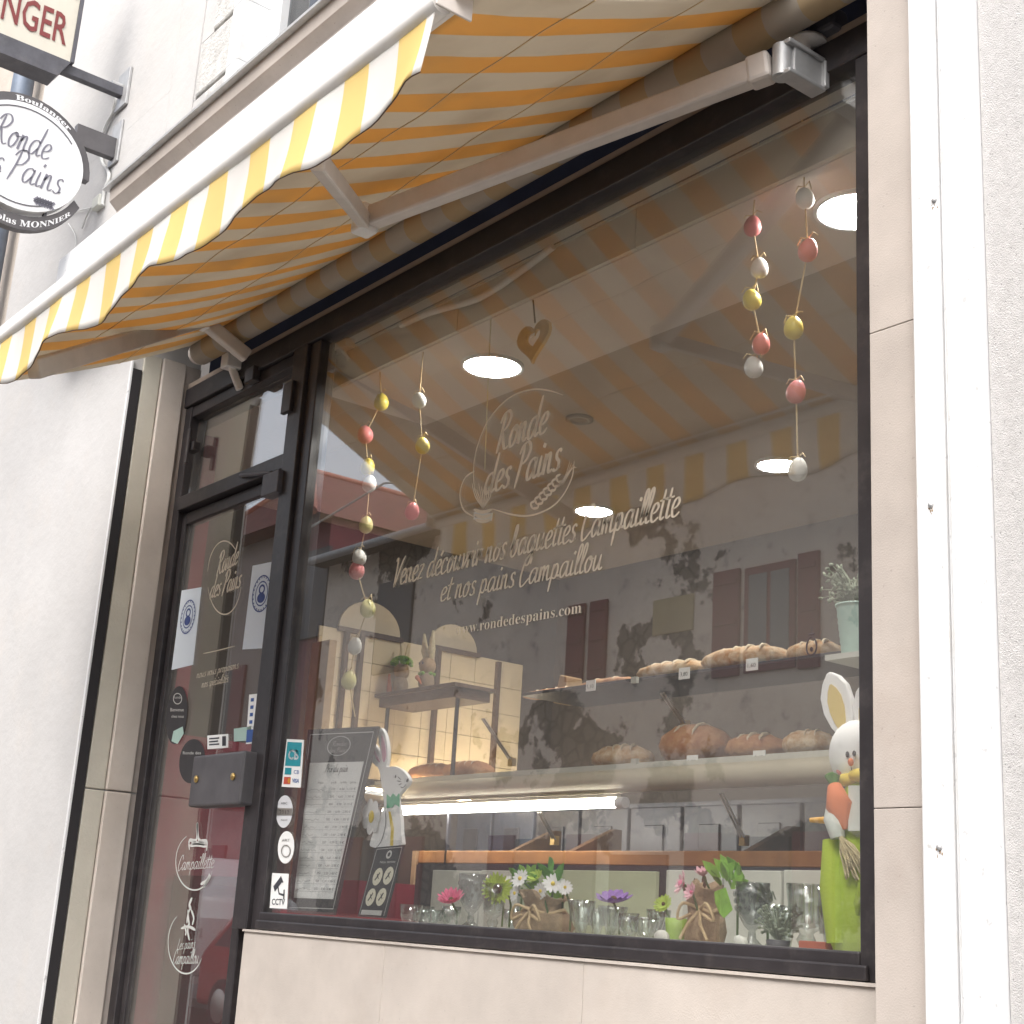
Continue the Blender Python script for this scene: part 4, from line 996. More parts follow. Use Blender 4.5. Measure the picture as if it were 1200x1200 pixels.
L = MB(); fr_type(L, fr, 'VISA', .55, .9, .92, .08, bold=.02); fr_type(L, fr, 'CB', .6, .72, .88, .08); L.build('lettering', 'visa_blue', t)
t, fr = oval_sticker(333, 951, 9.5, 19, 'sign_white', 'white oval opening hours sticker below the payment card sticker', YI, -1)
L = MB(); L.add(fr_rect(fr, .0, .40, 1.0, .62), [(0, 1, 2, 3)]); L.build('emblem', 'steel', t); L = MB(); fr_type(L, fr, 'ABC', .3, .28, .7, .07); fr_type(L, fr, '2013', .2, .58, .8, .12); fr_type(L, fr, 'depuis', .3, .78, .7, .05); L.build('lettering', 'ink', t)
t, fr = oval_sticker(335, 993, 9.5, 19, 'paper', 'grey white oval sticker between the white oval and the CCTV sticker', YI, -1)
L = MB(); fr_type(L, fr, 'ART', .25, .32, .75, .08); fr_disc(L, fr, .5, .62, .3, .2, 18, .8); L.build('lettering', 'steel', t)
t, fr, n = sheet_of('cctv_sticker', ((319, 1023), (338, 1024), (316, 1064), (336, 1065)), YI, 'white CCTV warning sticker at the lower left of the window', 'sticker')
L = MB(); fr_type(L, fr, 'CCTV', .12, .9, .88, .17, bold=.015)
k_ = (fr(1, 0) - fr(0, 0)).length
L.ribbon([fr(.2, .46), fr(.62, .16)], k_ * .2, n); L.ribbon([fr(.55, .09), fr(.72, .26)], k_ * .05, n); L.ribbon([fr(.42, .36), fr(.52, .58), fr(.8, .62)], k_ * .06, n); L.ribbon([fr(.81, .46), fr(.81, .74)], k_ * .07, n)
L.build('lettering', 'ink', t)
for cx, cy, r, lab in ((610, 603, 0, ''),):
    t, fr, n = sheet_of('price_tag', ((555, 600), (577, 601), (555, 609), (576, 610)), .2, 'tiny white hanging tag below the window logo', 'tag')
    L = MB(); L.add(fr_rect(fr, .1, .3, .3, .7), [(0, 1, 2, 3)]); L.build('emblem', 'ink', t)

# price list board leaning on the glass
t, fr, n = sheet_of('price_list', ((361, 855), (444, 851), (336, 1070), (392, 1072)), .05, 'black framed bread price list leaning at the left of the window', 'price list', 'slate', .085, .006)
L = MB()
def fr_line(mb, fr, s0, t0_, s1, t1_, wd): mb.ribbon([fr(s0, t0_), fr(s1, t1_)], wd, n)
for a in ((.05, .03, .95, .03), (.05, .17, .05, .03), (.95, .03, .95, .97), (.05, .97, .95, .97)): fr_line(L, fr, *a, .003)
fr_disc(L, fr, .5, .1, .17, .055, 24, .93)
a, b = fr(.4, .1), fr(.6, .1); script(L, 'Ronde', a, (b - a).normalized(), (fr(.4, .0) - a).normalized(), n, (b - a).length, .008, .2); a, b = fr(.36, .135), fr(.64, .135); script(L, 'des Pains', a, (b - a).normalized(), (fr(.36, .0) - a).normalized(), n, (b - a).length, .008, .2)
L.build('emblem', 'vinyl_white', t)
pf = quadframe(fr(.10, .19) + n * .001, fr(.91, .19) + n * .001, fr(.12, .92) + n * .001, fr(.91, .92) + n * .001)
MB().prism([pf(0, 0), pf(0, 1), pf(1, 1), pf(1, 0)], n * -.0012).build('price_sheet', 'paper', t)
pf2 = lambda s, t_: pf(s, t_) + n * .0008
L = MB(); a, b = pf2(.32, .075), pf2(.75, .075); script(L, 'Prix du pain', a, (b - a).normalized(), (pf2(.32, .0) - a).normalized(), n, (b - a).length, .014, .2)
fr_type(L, pf2, 'Pain', .22, .16, .32, .016); fr_type(L, pf2, 'poids', .48, .16, .58, .016); fr_type(L, pf2, 'le kilo', .66, .16, .78, .016); fr_type(L, pf2, 'prix', .85, .16, .95, .016)
rows = 14
for k in range(rows):
    tb = .21 + k * .056
    L.ribbon([pf2(.02, tb + .012), pf2(.98, tb + .012)], .0006, n)
    x = .04
    wl_ = random.uniform(.22, .36); sq = [pf2(x + wl_ * i / 14, tb - random.uniform(-.004, .014)) for i in range(15)]; L.ribbon(sq, .0011, n)
    fr_type(L, pf2, random.choice(('250', '400', '500', '350')), .5, tb, .58, .018, bold=.0)
    fr_type(L, pf2, '%d,%02d' % (random.choice((2, 3, 4)), random.choice((20, 60, 80, 90))), .66, tb, .76, .017, bold=0); fr_type(L, pf2, '%d,%02d €' % (random.choice((0, 1, 2)), random.choice((90, 95, 10, 40))), .81, tb, .97, .018, bold=0)
for s in (.46, .63, .79): L.ribbon([pf2(s, .17), pf2(s, .98)], .0006, n)
L.build('lettering', 'ink', t)

t, fr, n = sheet_of('round_menu_card', ((441, 993), (474, 990), (419, 1074), (451, 1076)), .05, 'narrow black card with four round pictures beside the price list', 'card', 'slate', .06, .005)
L = MB()
for s, tt in ((.35, .43), (.73, .42), (.3, .72), (.68, .715)): fr_disc(L, fr, s, tt, .165, .125)
L.build('emblem', 'cream_disc', t)
fr2 = lambda s, t_: fr(s, t_) + n * .0008
L = MB()
for s, tt in ((.35, .43), (.73, .42), (.3, .72), (.68, .715)): 
    L.ribbon([fr2(s - .06, tt + .05), fr2(s + .02, tt - .02), fr2(s + .05, tt - .06)], .005, n); L.ribbon([fr2(s - .03, tt - .04), fr2(s + .06, tt + .03)], .004, n)
L.build('emblem', 'ink', t)
L = MB(); L.add(fr_rect(fr, .1, .9, .85, .97), [(0, 1, 2, 3)]); fr_disc(L, fr, .55, .12, .1, .06, 14, .5); fr_type(L, fr, 'Nos tartes', .3, .24, .85, .035); 
for a in ((.05, .03, .95, .03), (.05, .03, .05, .97), (.95, .03, .95, .97)): fr_line(L, fr, *a, .002)
L.build('lettering', 'vinyl_white', t)

# white plywood rabbit
YR = .11
def rb(px, py, dy=0): return at(px, py, y=YR + dy)
t = thing('wooden_rabbit', rb(455, 992), 'white plywood rabbit with pink ears and a green bow tie', 'rabbit decoration')
out = [(443, 900), (436, 893), (432, 878), (432, 869), (439, 873), (446, 884), (444, 870), (443, 856), (446, 853), (451, 860), (454, 875), (454, 890), (453, 899), (462, 898), (472, 903), (479, 912), (478, 919), (472, 926), (467, 932), (466, 938), (469, 955), (470, 975), (469, 993), (437, 993), (434, 986), (440, 970), (446, 956), (450, 943), (448, 928), (446, 912)]
op = spline(out, 3, True)
MB().prism([rb(p.x, p.y) for p in op], (0, .012, 0)).build('body', 'rabbit_white', t)
for pl in ([(436, 873), (440, 882), (445, 893), (440, 888)], [(447, 862), (450, 870), (452, 886), (449, 893), (447, 878)]):
    MB().prism([rb(p.x, p.y, -.003) for p in spline(pl, 3, True)], (0, .002, 0)).build('ear_lining', 'rabbit_pink', t)
MB().prism([rb(*p, -.005) for p in ((453, 931), (457, 935), (460, 930), (464, 934), (467, 930), (467, 945), (462, 942), (459, 946), (453, 947))], (0, .004, 0)).build('bow_tie', 'bow_green', t)
MB().prism([rb(*p, -.003) for p in ((455, 951), (457, 951), (461, 970), (460, 991), (457, 991), (458, 972))], (0, .002, 0)).build('ribbon', 'yolk', t)
for k in range(7):
    a = 2 * math.pi * k / 7; MB().ell(rb(435 + 7 * math.cos(a), 957 + 13 * math.sin(a), -.006), .019, .003, .023, 10, 6).build('petal', 'petal_white', t)
MB().ell(rb(435, 957, -.009), .014, .004, .02, 12, 6).build('flower_centre', 'yolk', t)
L = MB(); strokes(L, [[(463, 909), (464, 911)]], 4, lambda x, y: rb(x, y, -.0015)); strokes(L, [[(477, 913), (478, 916)]], 5, lambda x, y: rb(x, y, -.0015))
strokes(L, [[(470, 914), (466, 910)], [(470, 916), (465, 915)], [(471, 918), (467, 920)], [(476, 919), (472, 923), (469, 922)], [(451, 945), (452, 965), (447, 985), (441, 993)]], 1.0, lambda x, y: rb(x, y, -.0015)); L.build('emblem', 'ink', t)

# felt rabbit doll at the right
YR2 = .14
def rd(px, py, dy=0): return at(px, py, y=YR2 + dy)
k = mpp(rd(1000, 950))
t = thing('rabbit_doll', rd(1003, 1115), 'felt rabbit doll in lime green dungarees holding a carrot', 'doll')
bx = rd(1003, 1050).x
prof = [(.0, 1.47), (.095, 1.47), (.115, rd(1003, 1100).z), (.118, rd(1003, 1060).z), (.112, rd(1003, 1015).z), (.10, rd(1003, 980).z), (.088, rd(1003, 945).z), (.07, rd(1003, 922).z), (.05, rd(1003, 912).z)]
m = MB(); m.lathe([(r * .78, z) for r, z in prof], V((bx, YR2 + .05, 0)), 22); m.build('body', 'felt_green', t)
hc = rd(1004, 884, .05); MB().ell(hc, .083 * .78, .07 * .8, .098 * .78, 18, 12).build('head', 'rabbit_white', t)
for tip, base, w_, lab in (((970, 788), (990, 862), .043, 1), ((1022, 790), (1012, 862), .043, 2)):
    A, B = rd(*base, .05), rd(*tip, .06); d = B - A; side = d.cross(NY).normalized()
    pr = [(0, .35), (.2, .75), (.45, 1.0), (.7, .95), (.88, .6), (1, .12)]
    e = MB(); n_ = len(pr)
    e.prism([A + d * s + side * w_ * ww for s, ww in pr] + [A + d * s - side * w_ * ww for s, ww in pr[::-1]], (0, .016, 0)); e.build('ear', 'rabbit_white', t, bevel=.004)
    e = MB(); e.prism([A + d * (.08 + s * .72) + side * w_ * .5 * ww + V((0, -.003, 0)) for s, ww in pr] + [A + d * (.08 + s * .72) - side * w_ * .5 * ww + V((0, -.003, 0)) for s, ww in pr[::-1]], (0, .002, 0)); e.build('ear_lining', 'ear_yellow', t)
for px, py in ((993, 884), (1001, 883)): MB().ell(rd(px, py, -.006), .005, .003, .007, 10, 6).build('eye', 'ink', t)
MB().ell(rd(997, 893, -.010), .007, .006, .009, 10, 6).build('nose', 'carrot', t)
MB().ell(rd(985, 903, .01), .012, .006, .01, 10, 6).build('cheek', 'egg_pink', t)
L = MB(); strokes(L, [[(997, 897), (999, 904), (1005, 905), (1008, 900)]], 1, lambda x, y: rd(x, y, -.012)); L.build('emblem', 'ink', t)
m = MB()
for i in range(9):
    a = 2 * math.pi * i / 9; m.ell(V((bx + .055 * math.cos(a), YR2 + .05 + .05 * math.sin(a), rd(1003, 913).z + .008 * (i % 2))), .026, .02, .015, 10, 6)
m.build('scarf', 'yolk', t)
b0 = rd(1002, 950, -.036)
for i in range(3):
    for j in range(9): MB().obox(rd(997 + i * 4.6, 924 + j * 5.8, -.034 - .0006 * j), V((.0052, 0, 0)), V((0, .002, 0)), V((0, 0, .0062))).build('check_patch', 'gingham', t)
MB().tube([rd(978, 922, -.03), rd(984, 945, -.045), rd(990, 972, -.04)], [.016, .030, .006], 12).build('carrot', 'carrot', t)
for dx in (-3, 0, 3): MB().tube([rd(978, 922, -.03), rd(975 + dx, 908, -.03)], [.006, .012], 8).build('carrot_leaf', 'leaf', t)
MB().tube([rd(973, 940, -.03), rd(977, 960, -.048), rd(982, 982, -.045)], [.008, .022, .016], 10).build('sleeve', 'gingham', t)
m = MB()
for i in range(60):
    a = rd(985 + random.uniform(-2, 2), 980, -.05); e = rd(1003 + random.uniform(-12, 12), 1022 + random.uniform(-14, 10), -.058 + random.uniform(-.01, .01)); mid = (a + e) / 2 + V((random.uniform(-.01, .01), -.004, .008)); m.tube([a, mid, e], .0016, 4, False)
m.build('straw_bunch', 'straw', t, kind='stuff')
MB().lathe([(0, 0), (.008, .001), (0, .004)], rd(1012, 980, -.04), 12, V((0, -1, 0))).build('button', 'carrot', t)
MB().tube([rd(975, 985, -.02), rd(977, 1040, -.03), rd(981, 1105, -.03)], [.02, .03, .022], 10).build('trouser_leg', 'felt_green', t)
MB().tube([rd(1011, 1020, -.055), rd(1006, 1060, -.06), rd(1005, 1072, -.05)], [.004, .010, .004], 8).build('trouser_fold', 'felt_green', t)

# egg garlands
def garland(top, eggs, label, y=.13, bottom=None):
    P0 = at(*top, y=y); t = thing('egg_garland', P0, label, 'garland', 'hanging egg garlands')
    pts = [P0] + [at(e[0], e[1], y=y) for e in eggs] + ([at(*bottom, y=y)] if bottom else [])
    line = []
    for p in pts: line.append(p)
    MB().tube(line, .0024, 5).build('string', 'twine', t)
    for i, (px, py, c_, s) in enumerate(eggs):
        q = at(px, py, y=y - .004); kk = mpp(q) * s
        Mx = Matrix.Rotation(random.uniform(-.35, .35), 3, 'Y')
        m = MB(); vs = []
        seg, rings = 14, 10
        m.ell(q, 11.5 * kk, 11.5 * kk, 14.5 * kk, seg, rings, Mx)
        for j, v in enumerate(m.v):
            l = Mx.inverted() @ (v - q); f_ = 1 - .16 * (l.z / (14.5 * kk)); l.x *= f_; l.y *= f_; m.v[j] = q + Mx @ l
        m.build('egg', 'egg_' + c_, t)
        b = MB(); tp_ = q + V((0, 0, 15 * kk))
        for sgn in (-1, 1): b.tube([tp_, tp_ + V((sgn * 9 * kk, -.004, random.uniform(2, 5) * kk)), tp_ + V((sgn * random.uniform(12, 18) * kk, -.004, random.uniform(-9, 1) * kk))], .0018, 4)
        b.build('bow', 'twine', t)
    return t
garland((443, 393), [(447, 471, 'yellow', .75), (428, 509, 'pink', .8), (431, 547, 'yellow', .72), (433, 567, 'white', .72), (429, 615, 'lemon', .72), (421, 653, 'white', .72), (418, 668, 'pink', .8), (431, 713, 'lemon', .8), (416, 757, 'white', .72), (409, 797, 'lemon', .78)], 'long garland of ten painted eggs at the left of the window', bottom=(416, 840))
garland((499, 378), [(491, 469, 'white', .72), (495, 522, 'yellow', .74), (483, 599, 'pink', .74)], 'short garland of three eggs with white, yellow and pink ones')
garland((889, 165), [(882, 265, 'pink', .9), (890, 314, 'white', .9), (881, 351, 'yellow', .95), (892, 403, 'pink', .92), (883, 430, 'white', .95)], 'egg garland with five eggs ending in a speckled white one below a pink one')
garland((940, 135), [(943, 232, 'white', .95), (947, 293, 'pink', 1.0), (930, 384, 'yellow', 1.0), (933, 459, 'pink', 1.0), (935, 550, 'white', 1.0)], 'rightmost egg garland beginning with a white egg near the frame')
# wooden heart
YH = .12
q = at(624, 398, y=YH); k = mpp(q)
t = thing('wooden_heart', at(624, 425, y=YH), 'tan wooden heart with a heart shaped hole hanging in the window', 'ornament')
def heart(s, n=28): 
    P = []
    for i in range(n):
        a = 2 * math.pi * i / n; P.append((16 * math.sin(a) ** 3 * s, (13 * math.cos(a) - 5 * math.cos(2 * a) - 2 * math.cos(3 * a) - math.cos(4 * a)) * s))
    return P
ho, hi_ = heart(k * 1.35), heart(k * .62)
m = MB(); n = len(ho)
vo = [q + V((x * 1.4, 0, z * 1.3)) for x, z in ho]; vi = [q + V((x * 1.4, 0, z * 1.3 + 2 * k)) for x, z in hi_]; th = V((0, .012, 0))
vs = vo + vi + [p + th for p in vo] + [p + th for p in vi]
fs = []
for i in range(n):
    j = (i + 1) % n; fs += [(i, j, n + j, n + i), (2 * n + i, 3 * n + i, 3 * n + j, 2 * n + j), (i, 2 * n + i, 2 * n + j, j), (n + i, n + j, 3 * n + j, 3 * n + i)]
m.add(vs, fs); m.build('heart', 'heart_wood', t)
MB().tube([q + V((0, .006, 22 * k)), at(624, 345, y=YH), at(626, 312, y=YH)], .003, 5).build('string', 'brown_wood', t)
MB().obox(q + V((0, -.002, 5 * k)), V((4 * k, 0, k)), V((0, .001, 0)), V((0, 0, 1.2 * k))).build('tag', 'paper', t)
# spare hooks: bare string left of the heart
MB().tube([at(577, 342, y=.12), at(573, 420, y=.12), at(568, 550, y=.12)], .0018, 4).build('bare_string', 'straw', None, **tg('bare thread hanging in front of the left ceiling light', 'thread'))
# wire egg
q = at(951, 757, y=.3); kk = mpp(q); t = thing('wire_egg', q, 'small black wire egg ornament left of the mint bucket', 'ornament')
MB().tube([q + V((7.5 * kk * math.cos(a) * (1 - .15 * math.sin(a)), 0, 11 * kk * math.sin(a))) for a in [2 * math.pi * i / 20 for i in range(21)]], .0022, 5).build('wire_loop', 'ink', t)
MB().tube([q + V((-4 * kk, 0, 14 * kk)), q + V((4 * kk, 0, 14 * kk))], .0025, 5).build('bow', 'ink', t); MB().ell(q + V((0, 0, -4 * kk)), 2 * kk, 2 * kk, 3 * kk, 8, 6).build('bead', 'ink', t); MB().tube([q + V((0, 0, 11 * kk)), q + V((0, 0, 24 * kk))], .0012, 4).build('thread', 'ink', t)
# mint bucket with wispy plant on a hanging shelf by the frame
YM = .30
q = at(1004, 772, y=YM); kk = mpp(q)
t = thing('bucket_plant', q, 'ribbed mint green metal bucket with a wispy plant by the right frame', 'potted plant')
prof = [(0, 0), (17 * kk, 0)] + [((17 + 6.5 * s + (.5 if i % 2 else -.3) * (0.2 < s < .9)) * kk, 62 * s * kk) for i, s in enumerate([j / 16 for j in range(17)])] + [(25 * kk, 62 * kk), (25 * kk, 64 * kk), (22 * kk, 63 * kk)]
MB().lathe(prof, q, 26).build('bucket', 'mint_metal', t)
MB().lathe([(22 * kk, 58 * kk), (0, 59 * kk)], q, 20).build('soil', 'flower_eye', t)
m = MB()
for i in range(90):
    a = random.uniform(0, 6.28); l = random.uniform(25, 60) * kk; tip = q + V((math.cos(a) * l * .7 - .3 * l * (i % 3 == 0), math.sin(a) * l * .4, 62 * kk + l * random.uniform(.3, 1))); m.tube([q + V((random.uniform(-10, 10) * kk, random.uniform(-8, 8) * kk, 60 * kk)), (q + V((0, 0, 62 * kk)) + tip) / 2 + V((0, 0, .02)), tip], [.0018, .0022, .0008], 4, False)
    for s in (.5, .75, 1): 
        p = q + V((0, 0, 62 * kk)) + (tip - q - V((0, 0, 62 * kk))) * s; m.ell(p, .009, .003, .004, 5, 3, Matrix.Rotation(random.uniform(0, 6), 3, 'Y'))
m.build('foliage', 'leaf_grey', t, kind='stuff')
MB().box(q.x - .03, q.x + .5, YM - .08, YM + .12, q.z - .014, q.z - .001).build('ledge', 'pale_board', bk)
MB().box(.32, .34, YM - .02, YM + .0, q.z - .001, 3.5).build('ledge_hanger', 'steel', bk)

# ------------------------------------------------ flowers, vases and bags on the window shelf
YV = .20
def fl(px, py, y=YV): return at(px, py, y=y)
def vase(px, pyt, wpx, label, kind='goblet', m='thin_glass', y=YV, name='glass_vase', cat='vase', group='glass vases along the window'):
    top = fl(px, pyt, y); k = mpp(top); r = wpx / 2 * k; h = top.z - ZS; b = V((top.x, top.y, ZS)); t = thing(name, b, label, cat, group)
    g = MB()
    if kind == 'goblet': pr = [(0, 0), (r * .75, 0), (r * .7, .012), (r * .25, .03), (r * .2, h * .3), (r * .5, h * .38), (r * .85, h * .55), (r * .98, h * .8), (r, h), (r * .94, h), (r * .9, h * .8), (r * .75, h * .55), (r * .3, h * .4), (0, h * .38)]
    elif kind == 'tulip': pr = [(0, 0), (r * .45, 0), (r * .35, h * .1), (r * .55, h * .45), (r * .8, h * .8), (r, h), (r * .95, h), (r * .74, h * .8), (r * .48, h * .45), (0, h * .12)]
    elif kind == 'footed': pr = [(0, 0), (r * .6, 0), (r * .62, .01), (r * .35, h * .12), (r * .5, h * .22), (r * .35, h * .3), (r * .8, h * .4), (r * .86, h * .7), (r, h), (r * .95, h), (r * .8, h * .7), (r * .74, h * .42), (0, h * .36)]
    else: pr = [(0, 0), (r * .5, 0), (r * .55, .008), (r * .85, h * .5), (r, h), (r * .95, h), (r * .8, h * .5), (0, .014)]
    g.lathe(pr, b, 16, wob=.035 if kind in ('tulip', 'footed', 'goblet') else 0); g.build('bowl', m, t)
    g = MB()
    if kind == 'goblet':
        for z_, rr in ((.62, .9), (.72, .95), (.82, .99)):
            for i in range(10):
                a = 2 * math.pi * (i + (z_ == .72) * .5) / 10; g.ell(b + V((rr * r * math.cos(a), rr * r * math.sin(a), h * z_)), r * .10, r * .10, h * .045, 6, 4)
        g.build('relief', m, t)
    elif kind in ('tulip', 'footed'):
        for i in range(12):
            a = 2 * math.pi * i / 12; g.tube([b + V((pr[-3][0] * math.cos(a), pr[-3][0] * math.sin(a), h * .45)), b + V((r * 1.0 * math.cos(a), r * 1.0 * math.sin(a), h))], .003, 5)
        g.build('rib', m, t)
    return t, b, r, h
def daisy(mb_p, c, r, n, tilt, cup=.25, wid=.34, layers=1):
    ax = V(tilt).normalized(); a = ax.orthogonal().normalized(); b = ax.cross(a)
    for L_ in range(layers):
        for k in range(n):
            th = 2 * math.pi * (k + L_ * .5) / n + random.uniform(-.06, .06); d = a * math.cos(th) + b * math.sin(th); s = a * -math.sin(th) + b * math.cos(th); rr = r * (1 - .22 * L_) * random.uniform(.92, 1.05)
            P = [c + d * rr * u_ + ax * (cup + .18 * L_) * rr * u_ ** 2 + s * rr * wid * w_ for u_, w_ in ((.1, .15), (.45, .42), (.8, .5), (1, .12))] + [c + d * rr * u_ + ax * (cup + .18 * L_) * rr * u_ ** 2 - s * rr * wid * w_ for u_, w_ in ((1, .12), (.8, .5), (.45, .42), (.1, .15))]
            mb_p.prism(P, ax * .0012)
def flower(px, py, rpx, m, label, n=12, tilt=(.4, -1, .3), cup=.25, wid=.34, layers=2, y=YV, eye='flower_eye', stem_to=None, eyer=.2):
    c = fl(px, py, y); k = mpp(c); r = rpx * k * (.8 if m == 'petal_white' else 1); t = thing('artificial_flower', c, label, 'flower', 'artificial flowers in the window')
    p = MB(); daisy(p, c, r, n, tilt, cup, wid, layers); p.build('petal_ring', m, t)
    ax = V(tilt).normalized(); MB().ell(c + ax * r * .12, r * eyer, r * eyer, r * eyer, 12, 8).build('flower_centre', eye, t)
    st_ = V((c.x + .005, c.y + .02, ZS + .02)) if stem_to is None else stem_to
    MB().tube([c - ax * .002, (c + st_) / 2 + V((.005, .01, 0)), st_], .003, 6).build('stem', 'stem', t)
    return t
vase(482, 1060, 28, 'low clear glass bowl left of the pink flower', 'bowl')
vase(497, 1062, 26, 'small clear glass bowl beside the round picture card', 'bowl', y=.3)
vase(529, 1062, 24, 'clear glass cup holding the pink flower', 'bowl'); flower(529, 1056, 16, 'petal_pink', 'bright pink flower in a clear glass cup', 16, (.3, -.5, .8), .5, .3, 3)
vase(555, 1024, 34, 'grey glass goblet behind the green gerbera', 'goblet', 'grey_glass', y=.30)
vase(580, 1035, 28, 'clear footed glass holding the green gerbera', 'footed'); flower(583, 1042, 19, 'petal_lime', 'lime green gerbera standing in a footed glass', 22, (.9, -.8, .25), .2, .2, 2, eyer=.3)
def sack(px, pyt, wpx, label, hang=0, y=YV):
    top = fl(px, pyt, y); k = mpp(top); r = wpx / 2 * k; h = top.z - ZS; b = V((top.x, top.y, ZS)); t = thing('burlap_bag', b, label, 'bag', 'burlap bags of flowers')
    m = MB(); m.lathe([(0, .0), (r * .9, .002), (r * 1.02, h * .25), (r * .95, h * .5), (r * .66, h * .66), (r * .72, h * .8), (r * .9, h * .98), (r * .8, h), (r * .55, h * .75), (0, h * .6)], b, 30, wob=.045)
    for v in m.v: v.x += .009 * math.sin(v.z * 70 + v.y * 40) + .006 * math.sin(v.y * 130); v.y += .008 * math.sin(v.z * 43 + v.x * 47); v.z += .012 * math.sin(v.x * 75) * max(0, (v.z - b.z) / h)
    m.build('sack', 'burlap', t)
    z_ = b.z + h * .60; pts = [V((b.x + r * .78 * math.cos(a), b.y + r * .78 * math.sin(a), z_ + .006 * math.sin(3 * a))) for a in [2 * math.pi * i / 24 for i in range(25)]]
    tw = MB(); tw.tube(pts, .005, 6); f_ = V((b.x + .02, b.y - r * .85, z_))
    for s in (-1, 1): tw.tube(spline([tuple(f_), tuple(f_ + V((s * .04, -.02, .012))), tuple(f_ + V((s * .06, -.015, -.025))), tuple(f_ + V((s * .02, -.012, -.012)))], 4), .004, 6); tw.tube([f_, f_ + V((s * .02, -.02, -.035)), f_ + V((s * .045, -.02, -.07))], .004, 6)
    tw.build('twine', 'twine', t); return t, b, r, h
tb_, b_, r_b, h_b = sack(638, 1048, 64, 'wide burlap bag tied with twine under the white daisies')
def leaf_bunch(parent, c, spread, n, m, ln, name='leaf'):
    for i in range(n):
        a = random.uniform(0, 6.28); d = V((math.cos(a), math.sin(a) * .5 - .3, random.uniform(.2, 1.2))).normalized(); s = d.cross(NY).normalized(); A = c + V((random.uniform(-spread, spread), random.uniform(-.02, .02), random.uniform(-.01, .03)))
        MB().prism([A, A + d * ln * .35 + s * ln * .22, A + d * ln * .7 + s * ln * .18, A + d * ln, A + d * ln * .7 - s * ln * .18, A + d * ln * .35 - s * ln * .22], NY * .0015).build(name, m, parent)
stt = V((b_.x, b_.y, ZS + h_b * .7))
leaf_bunch(tb_, fl(628, 1040), .05, 10, 'leaf_bright', .05); leaf_bunch(tb_, fl(650, 1035), .03, 4, 'leaf', .07)
flower(610, 1030, 15, 'petal_white', 'leftmost white daisy over the burlap bag', 14, (.2, -1, .5), .15, .3, 1, y=.17, stem_to=stt, eye='yolk')
flower(648, 1036, 16, 'petal_white', 'white daisy leaning over the right side of the wide burlap bag', 14, (.8, -.8, .5), .15, .3, 1, y=.17, stem_to=stt, eye='yolk')
flower(604, 1047, 13, 'petal_white', 'small white daisy low beside the green gerbera', 12, (-.2, -1, .2), .15, .3, 1, y=.17, stem_to=stt, eye='yolk')
flower(628, 1028, 11, 'petal_lime', 'small lime flower among the white daisies', 10, (.1, -.8, .7), .3, .4, 2, y=.18, stem_to=stt, eye='leaf')
vase(682, 1055, 32, 'ribbed clear tulip glass right of the wide burlap bag', 'tulip')
vase(718, 1062, 34, 'ribbed clear glass holding the purple flower', 'tulip'); flower(719, 1057, 23, 'petal_purple', 'wide purple flower resting on a ribbed glass', 9, (.15, -.25, 1), .35, .55, 2)
vase(757, 1075, 44, 'low ribbed clear glass right of the purple flower', 'tulip')
vase(793, 1076, 28, 'lime green cup between the glass and the tall burlap bag', 'bowl', 'lime_bowl', name='lime_cup', cat='cup', group=None)
tb_, b_, r_b, h_b = sack(828, 1036, 46, 'tall burlap bag tied with twine holding pink blossoms')
stt = V((b_.x, b_.y, ZS + h_b * .75))
flower(800, 1036, 15, 'petal_rose', 'pink and white magnolia blossom left of the tall burlap bag', 8, (-.5, -.9, .3), .3, .42, 2, y=.16, stem_to=stt, eye='petal_pink', eyer=.28)
flower(824, 1026, 10, 'petal_rose', 'small pink bud above the tall burlap bag', 6, (.1, -.4, 1), .9, .5, 2, y=.18, stem_to=stt, eye='petal_pink')
leaf_bunch(tb_, fl(848, 1040), .03, 8, 'leaf_bright', .06); leaf_bunch(tb_, fl(815, 1045), .02, 3, 'brown_wood', .04)
A = fl(837, 1045, .15); k = mpp(A)
MB().prism([A, fl(850, 1040, .15), fl(858, 1066, .15), fl(848, 1076, .15), fl(843, 1070, .15), fl(838, 1058, .15)], V((0, .002, 0))).build('leaf', 'leaf_bright', tb_, label='large lime green leaf lying against the bag')
vase(882, 1034, 42, 'smoky grey goblet with a diamond relief', 'goblet', 'grey_glass')
vase(945, 1036, 46, 'clear footed glass left of the rabbit doll', 'footed'); vase(922, 1062, 30, 'small clear glass behind the dried sprigs', 'tulip', y=.32)
q = fl(912, 1090, .18); t = thing('dried_sprigs', V((q.x, q.y, ZS)), 'grey dried sprigs in a small pot beside the smoky goblet', 'plant')
MB().lathe([(0, 0), (.022, 0), (.028, .03), (.025, .031), (0, .025)], V((q.x, q.y, ZS)), 16).build('pot', 'sign_dark', t)
m = MB()
for i in range(80):
    a = random.uniform(0, 6.28); l = random.uniform(.03, .075); d = V((math.cos(a) * .8, math.sin(a) * .6, random.uniform(.3, 1.3))); m.tube([V((q.x, q.y, ZS + .026)), V((q.x, q.y, ZS + .026)) + d * l * .6 + V((0, 0, .01)), V((q.x, q.y, ZS + .026)) + d * l], .0016, 4, False); m.ell(V((q.x, q.y, ZS + .026)) + d * l, .005, .005, .004, 5, 4)
m.build('foliage', 'leaf_grey', t, kind='stuff')
a, b = fl(953, 1103, .17), fl(985, 1112, .17); MB().box(a.x, b.x, .12, .22, ZS, a.z).build('box', 'terracotta', None, bevel=.003, **tg('low reddish box at the feet of the rabbit doll', 'box'))
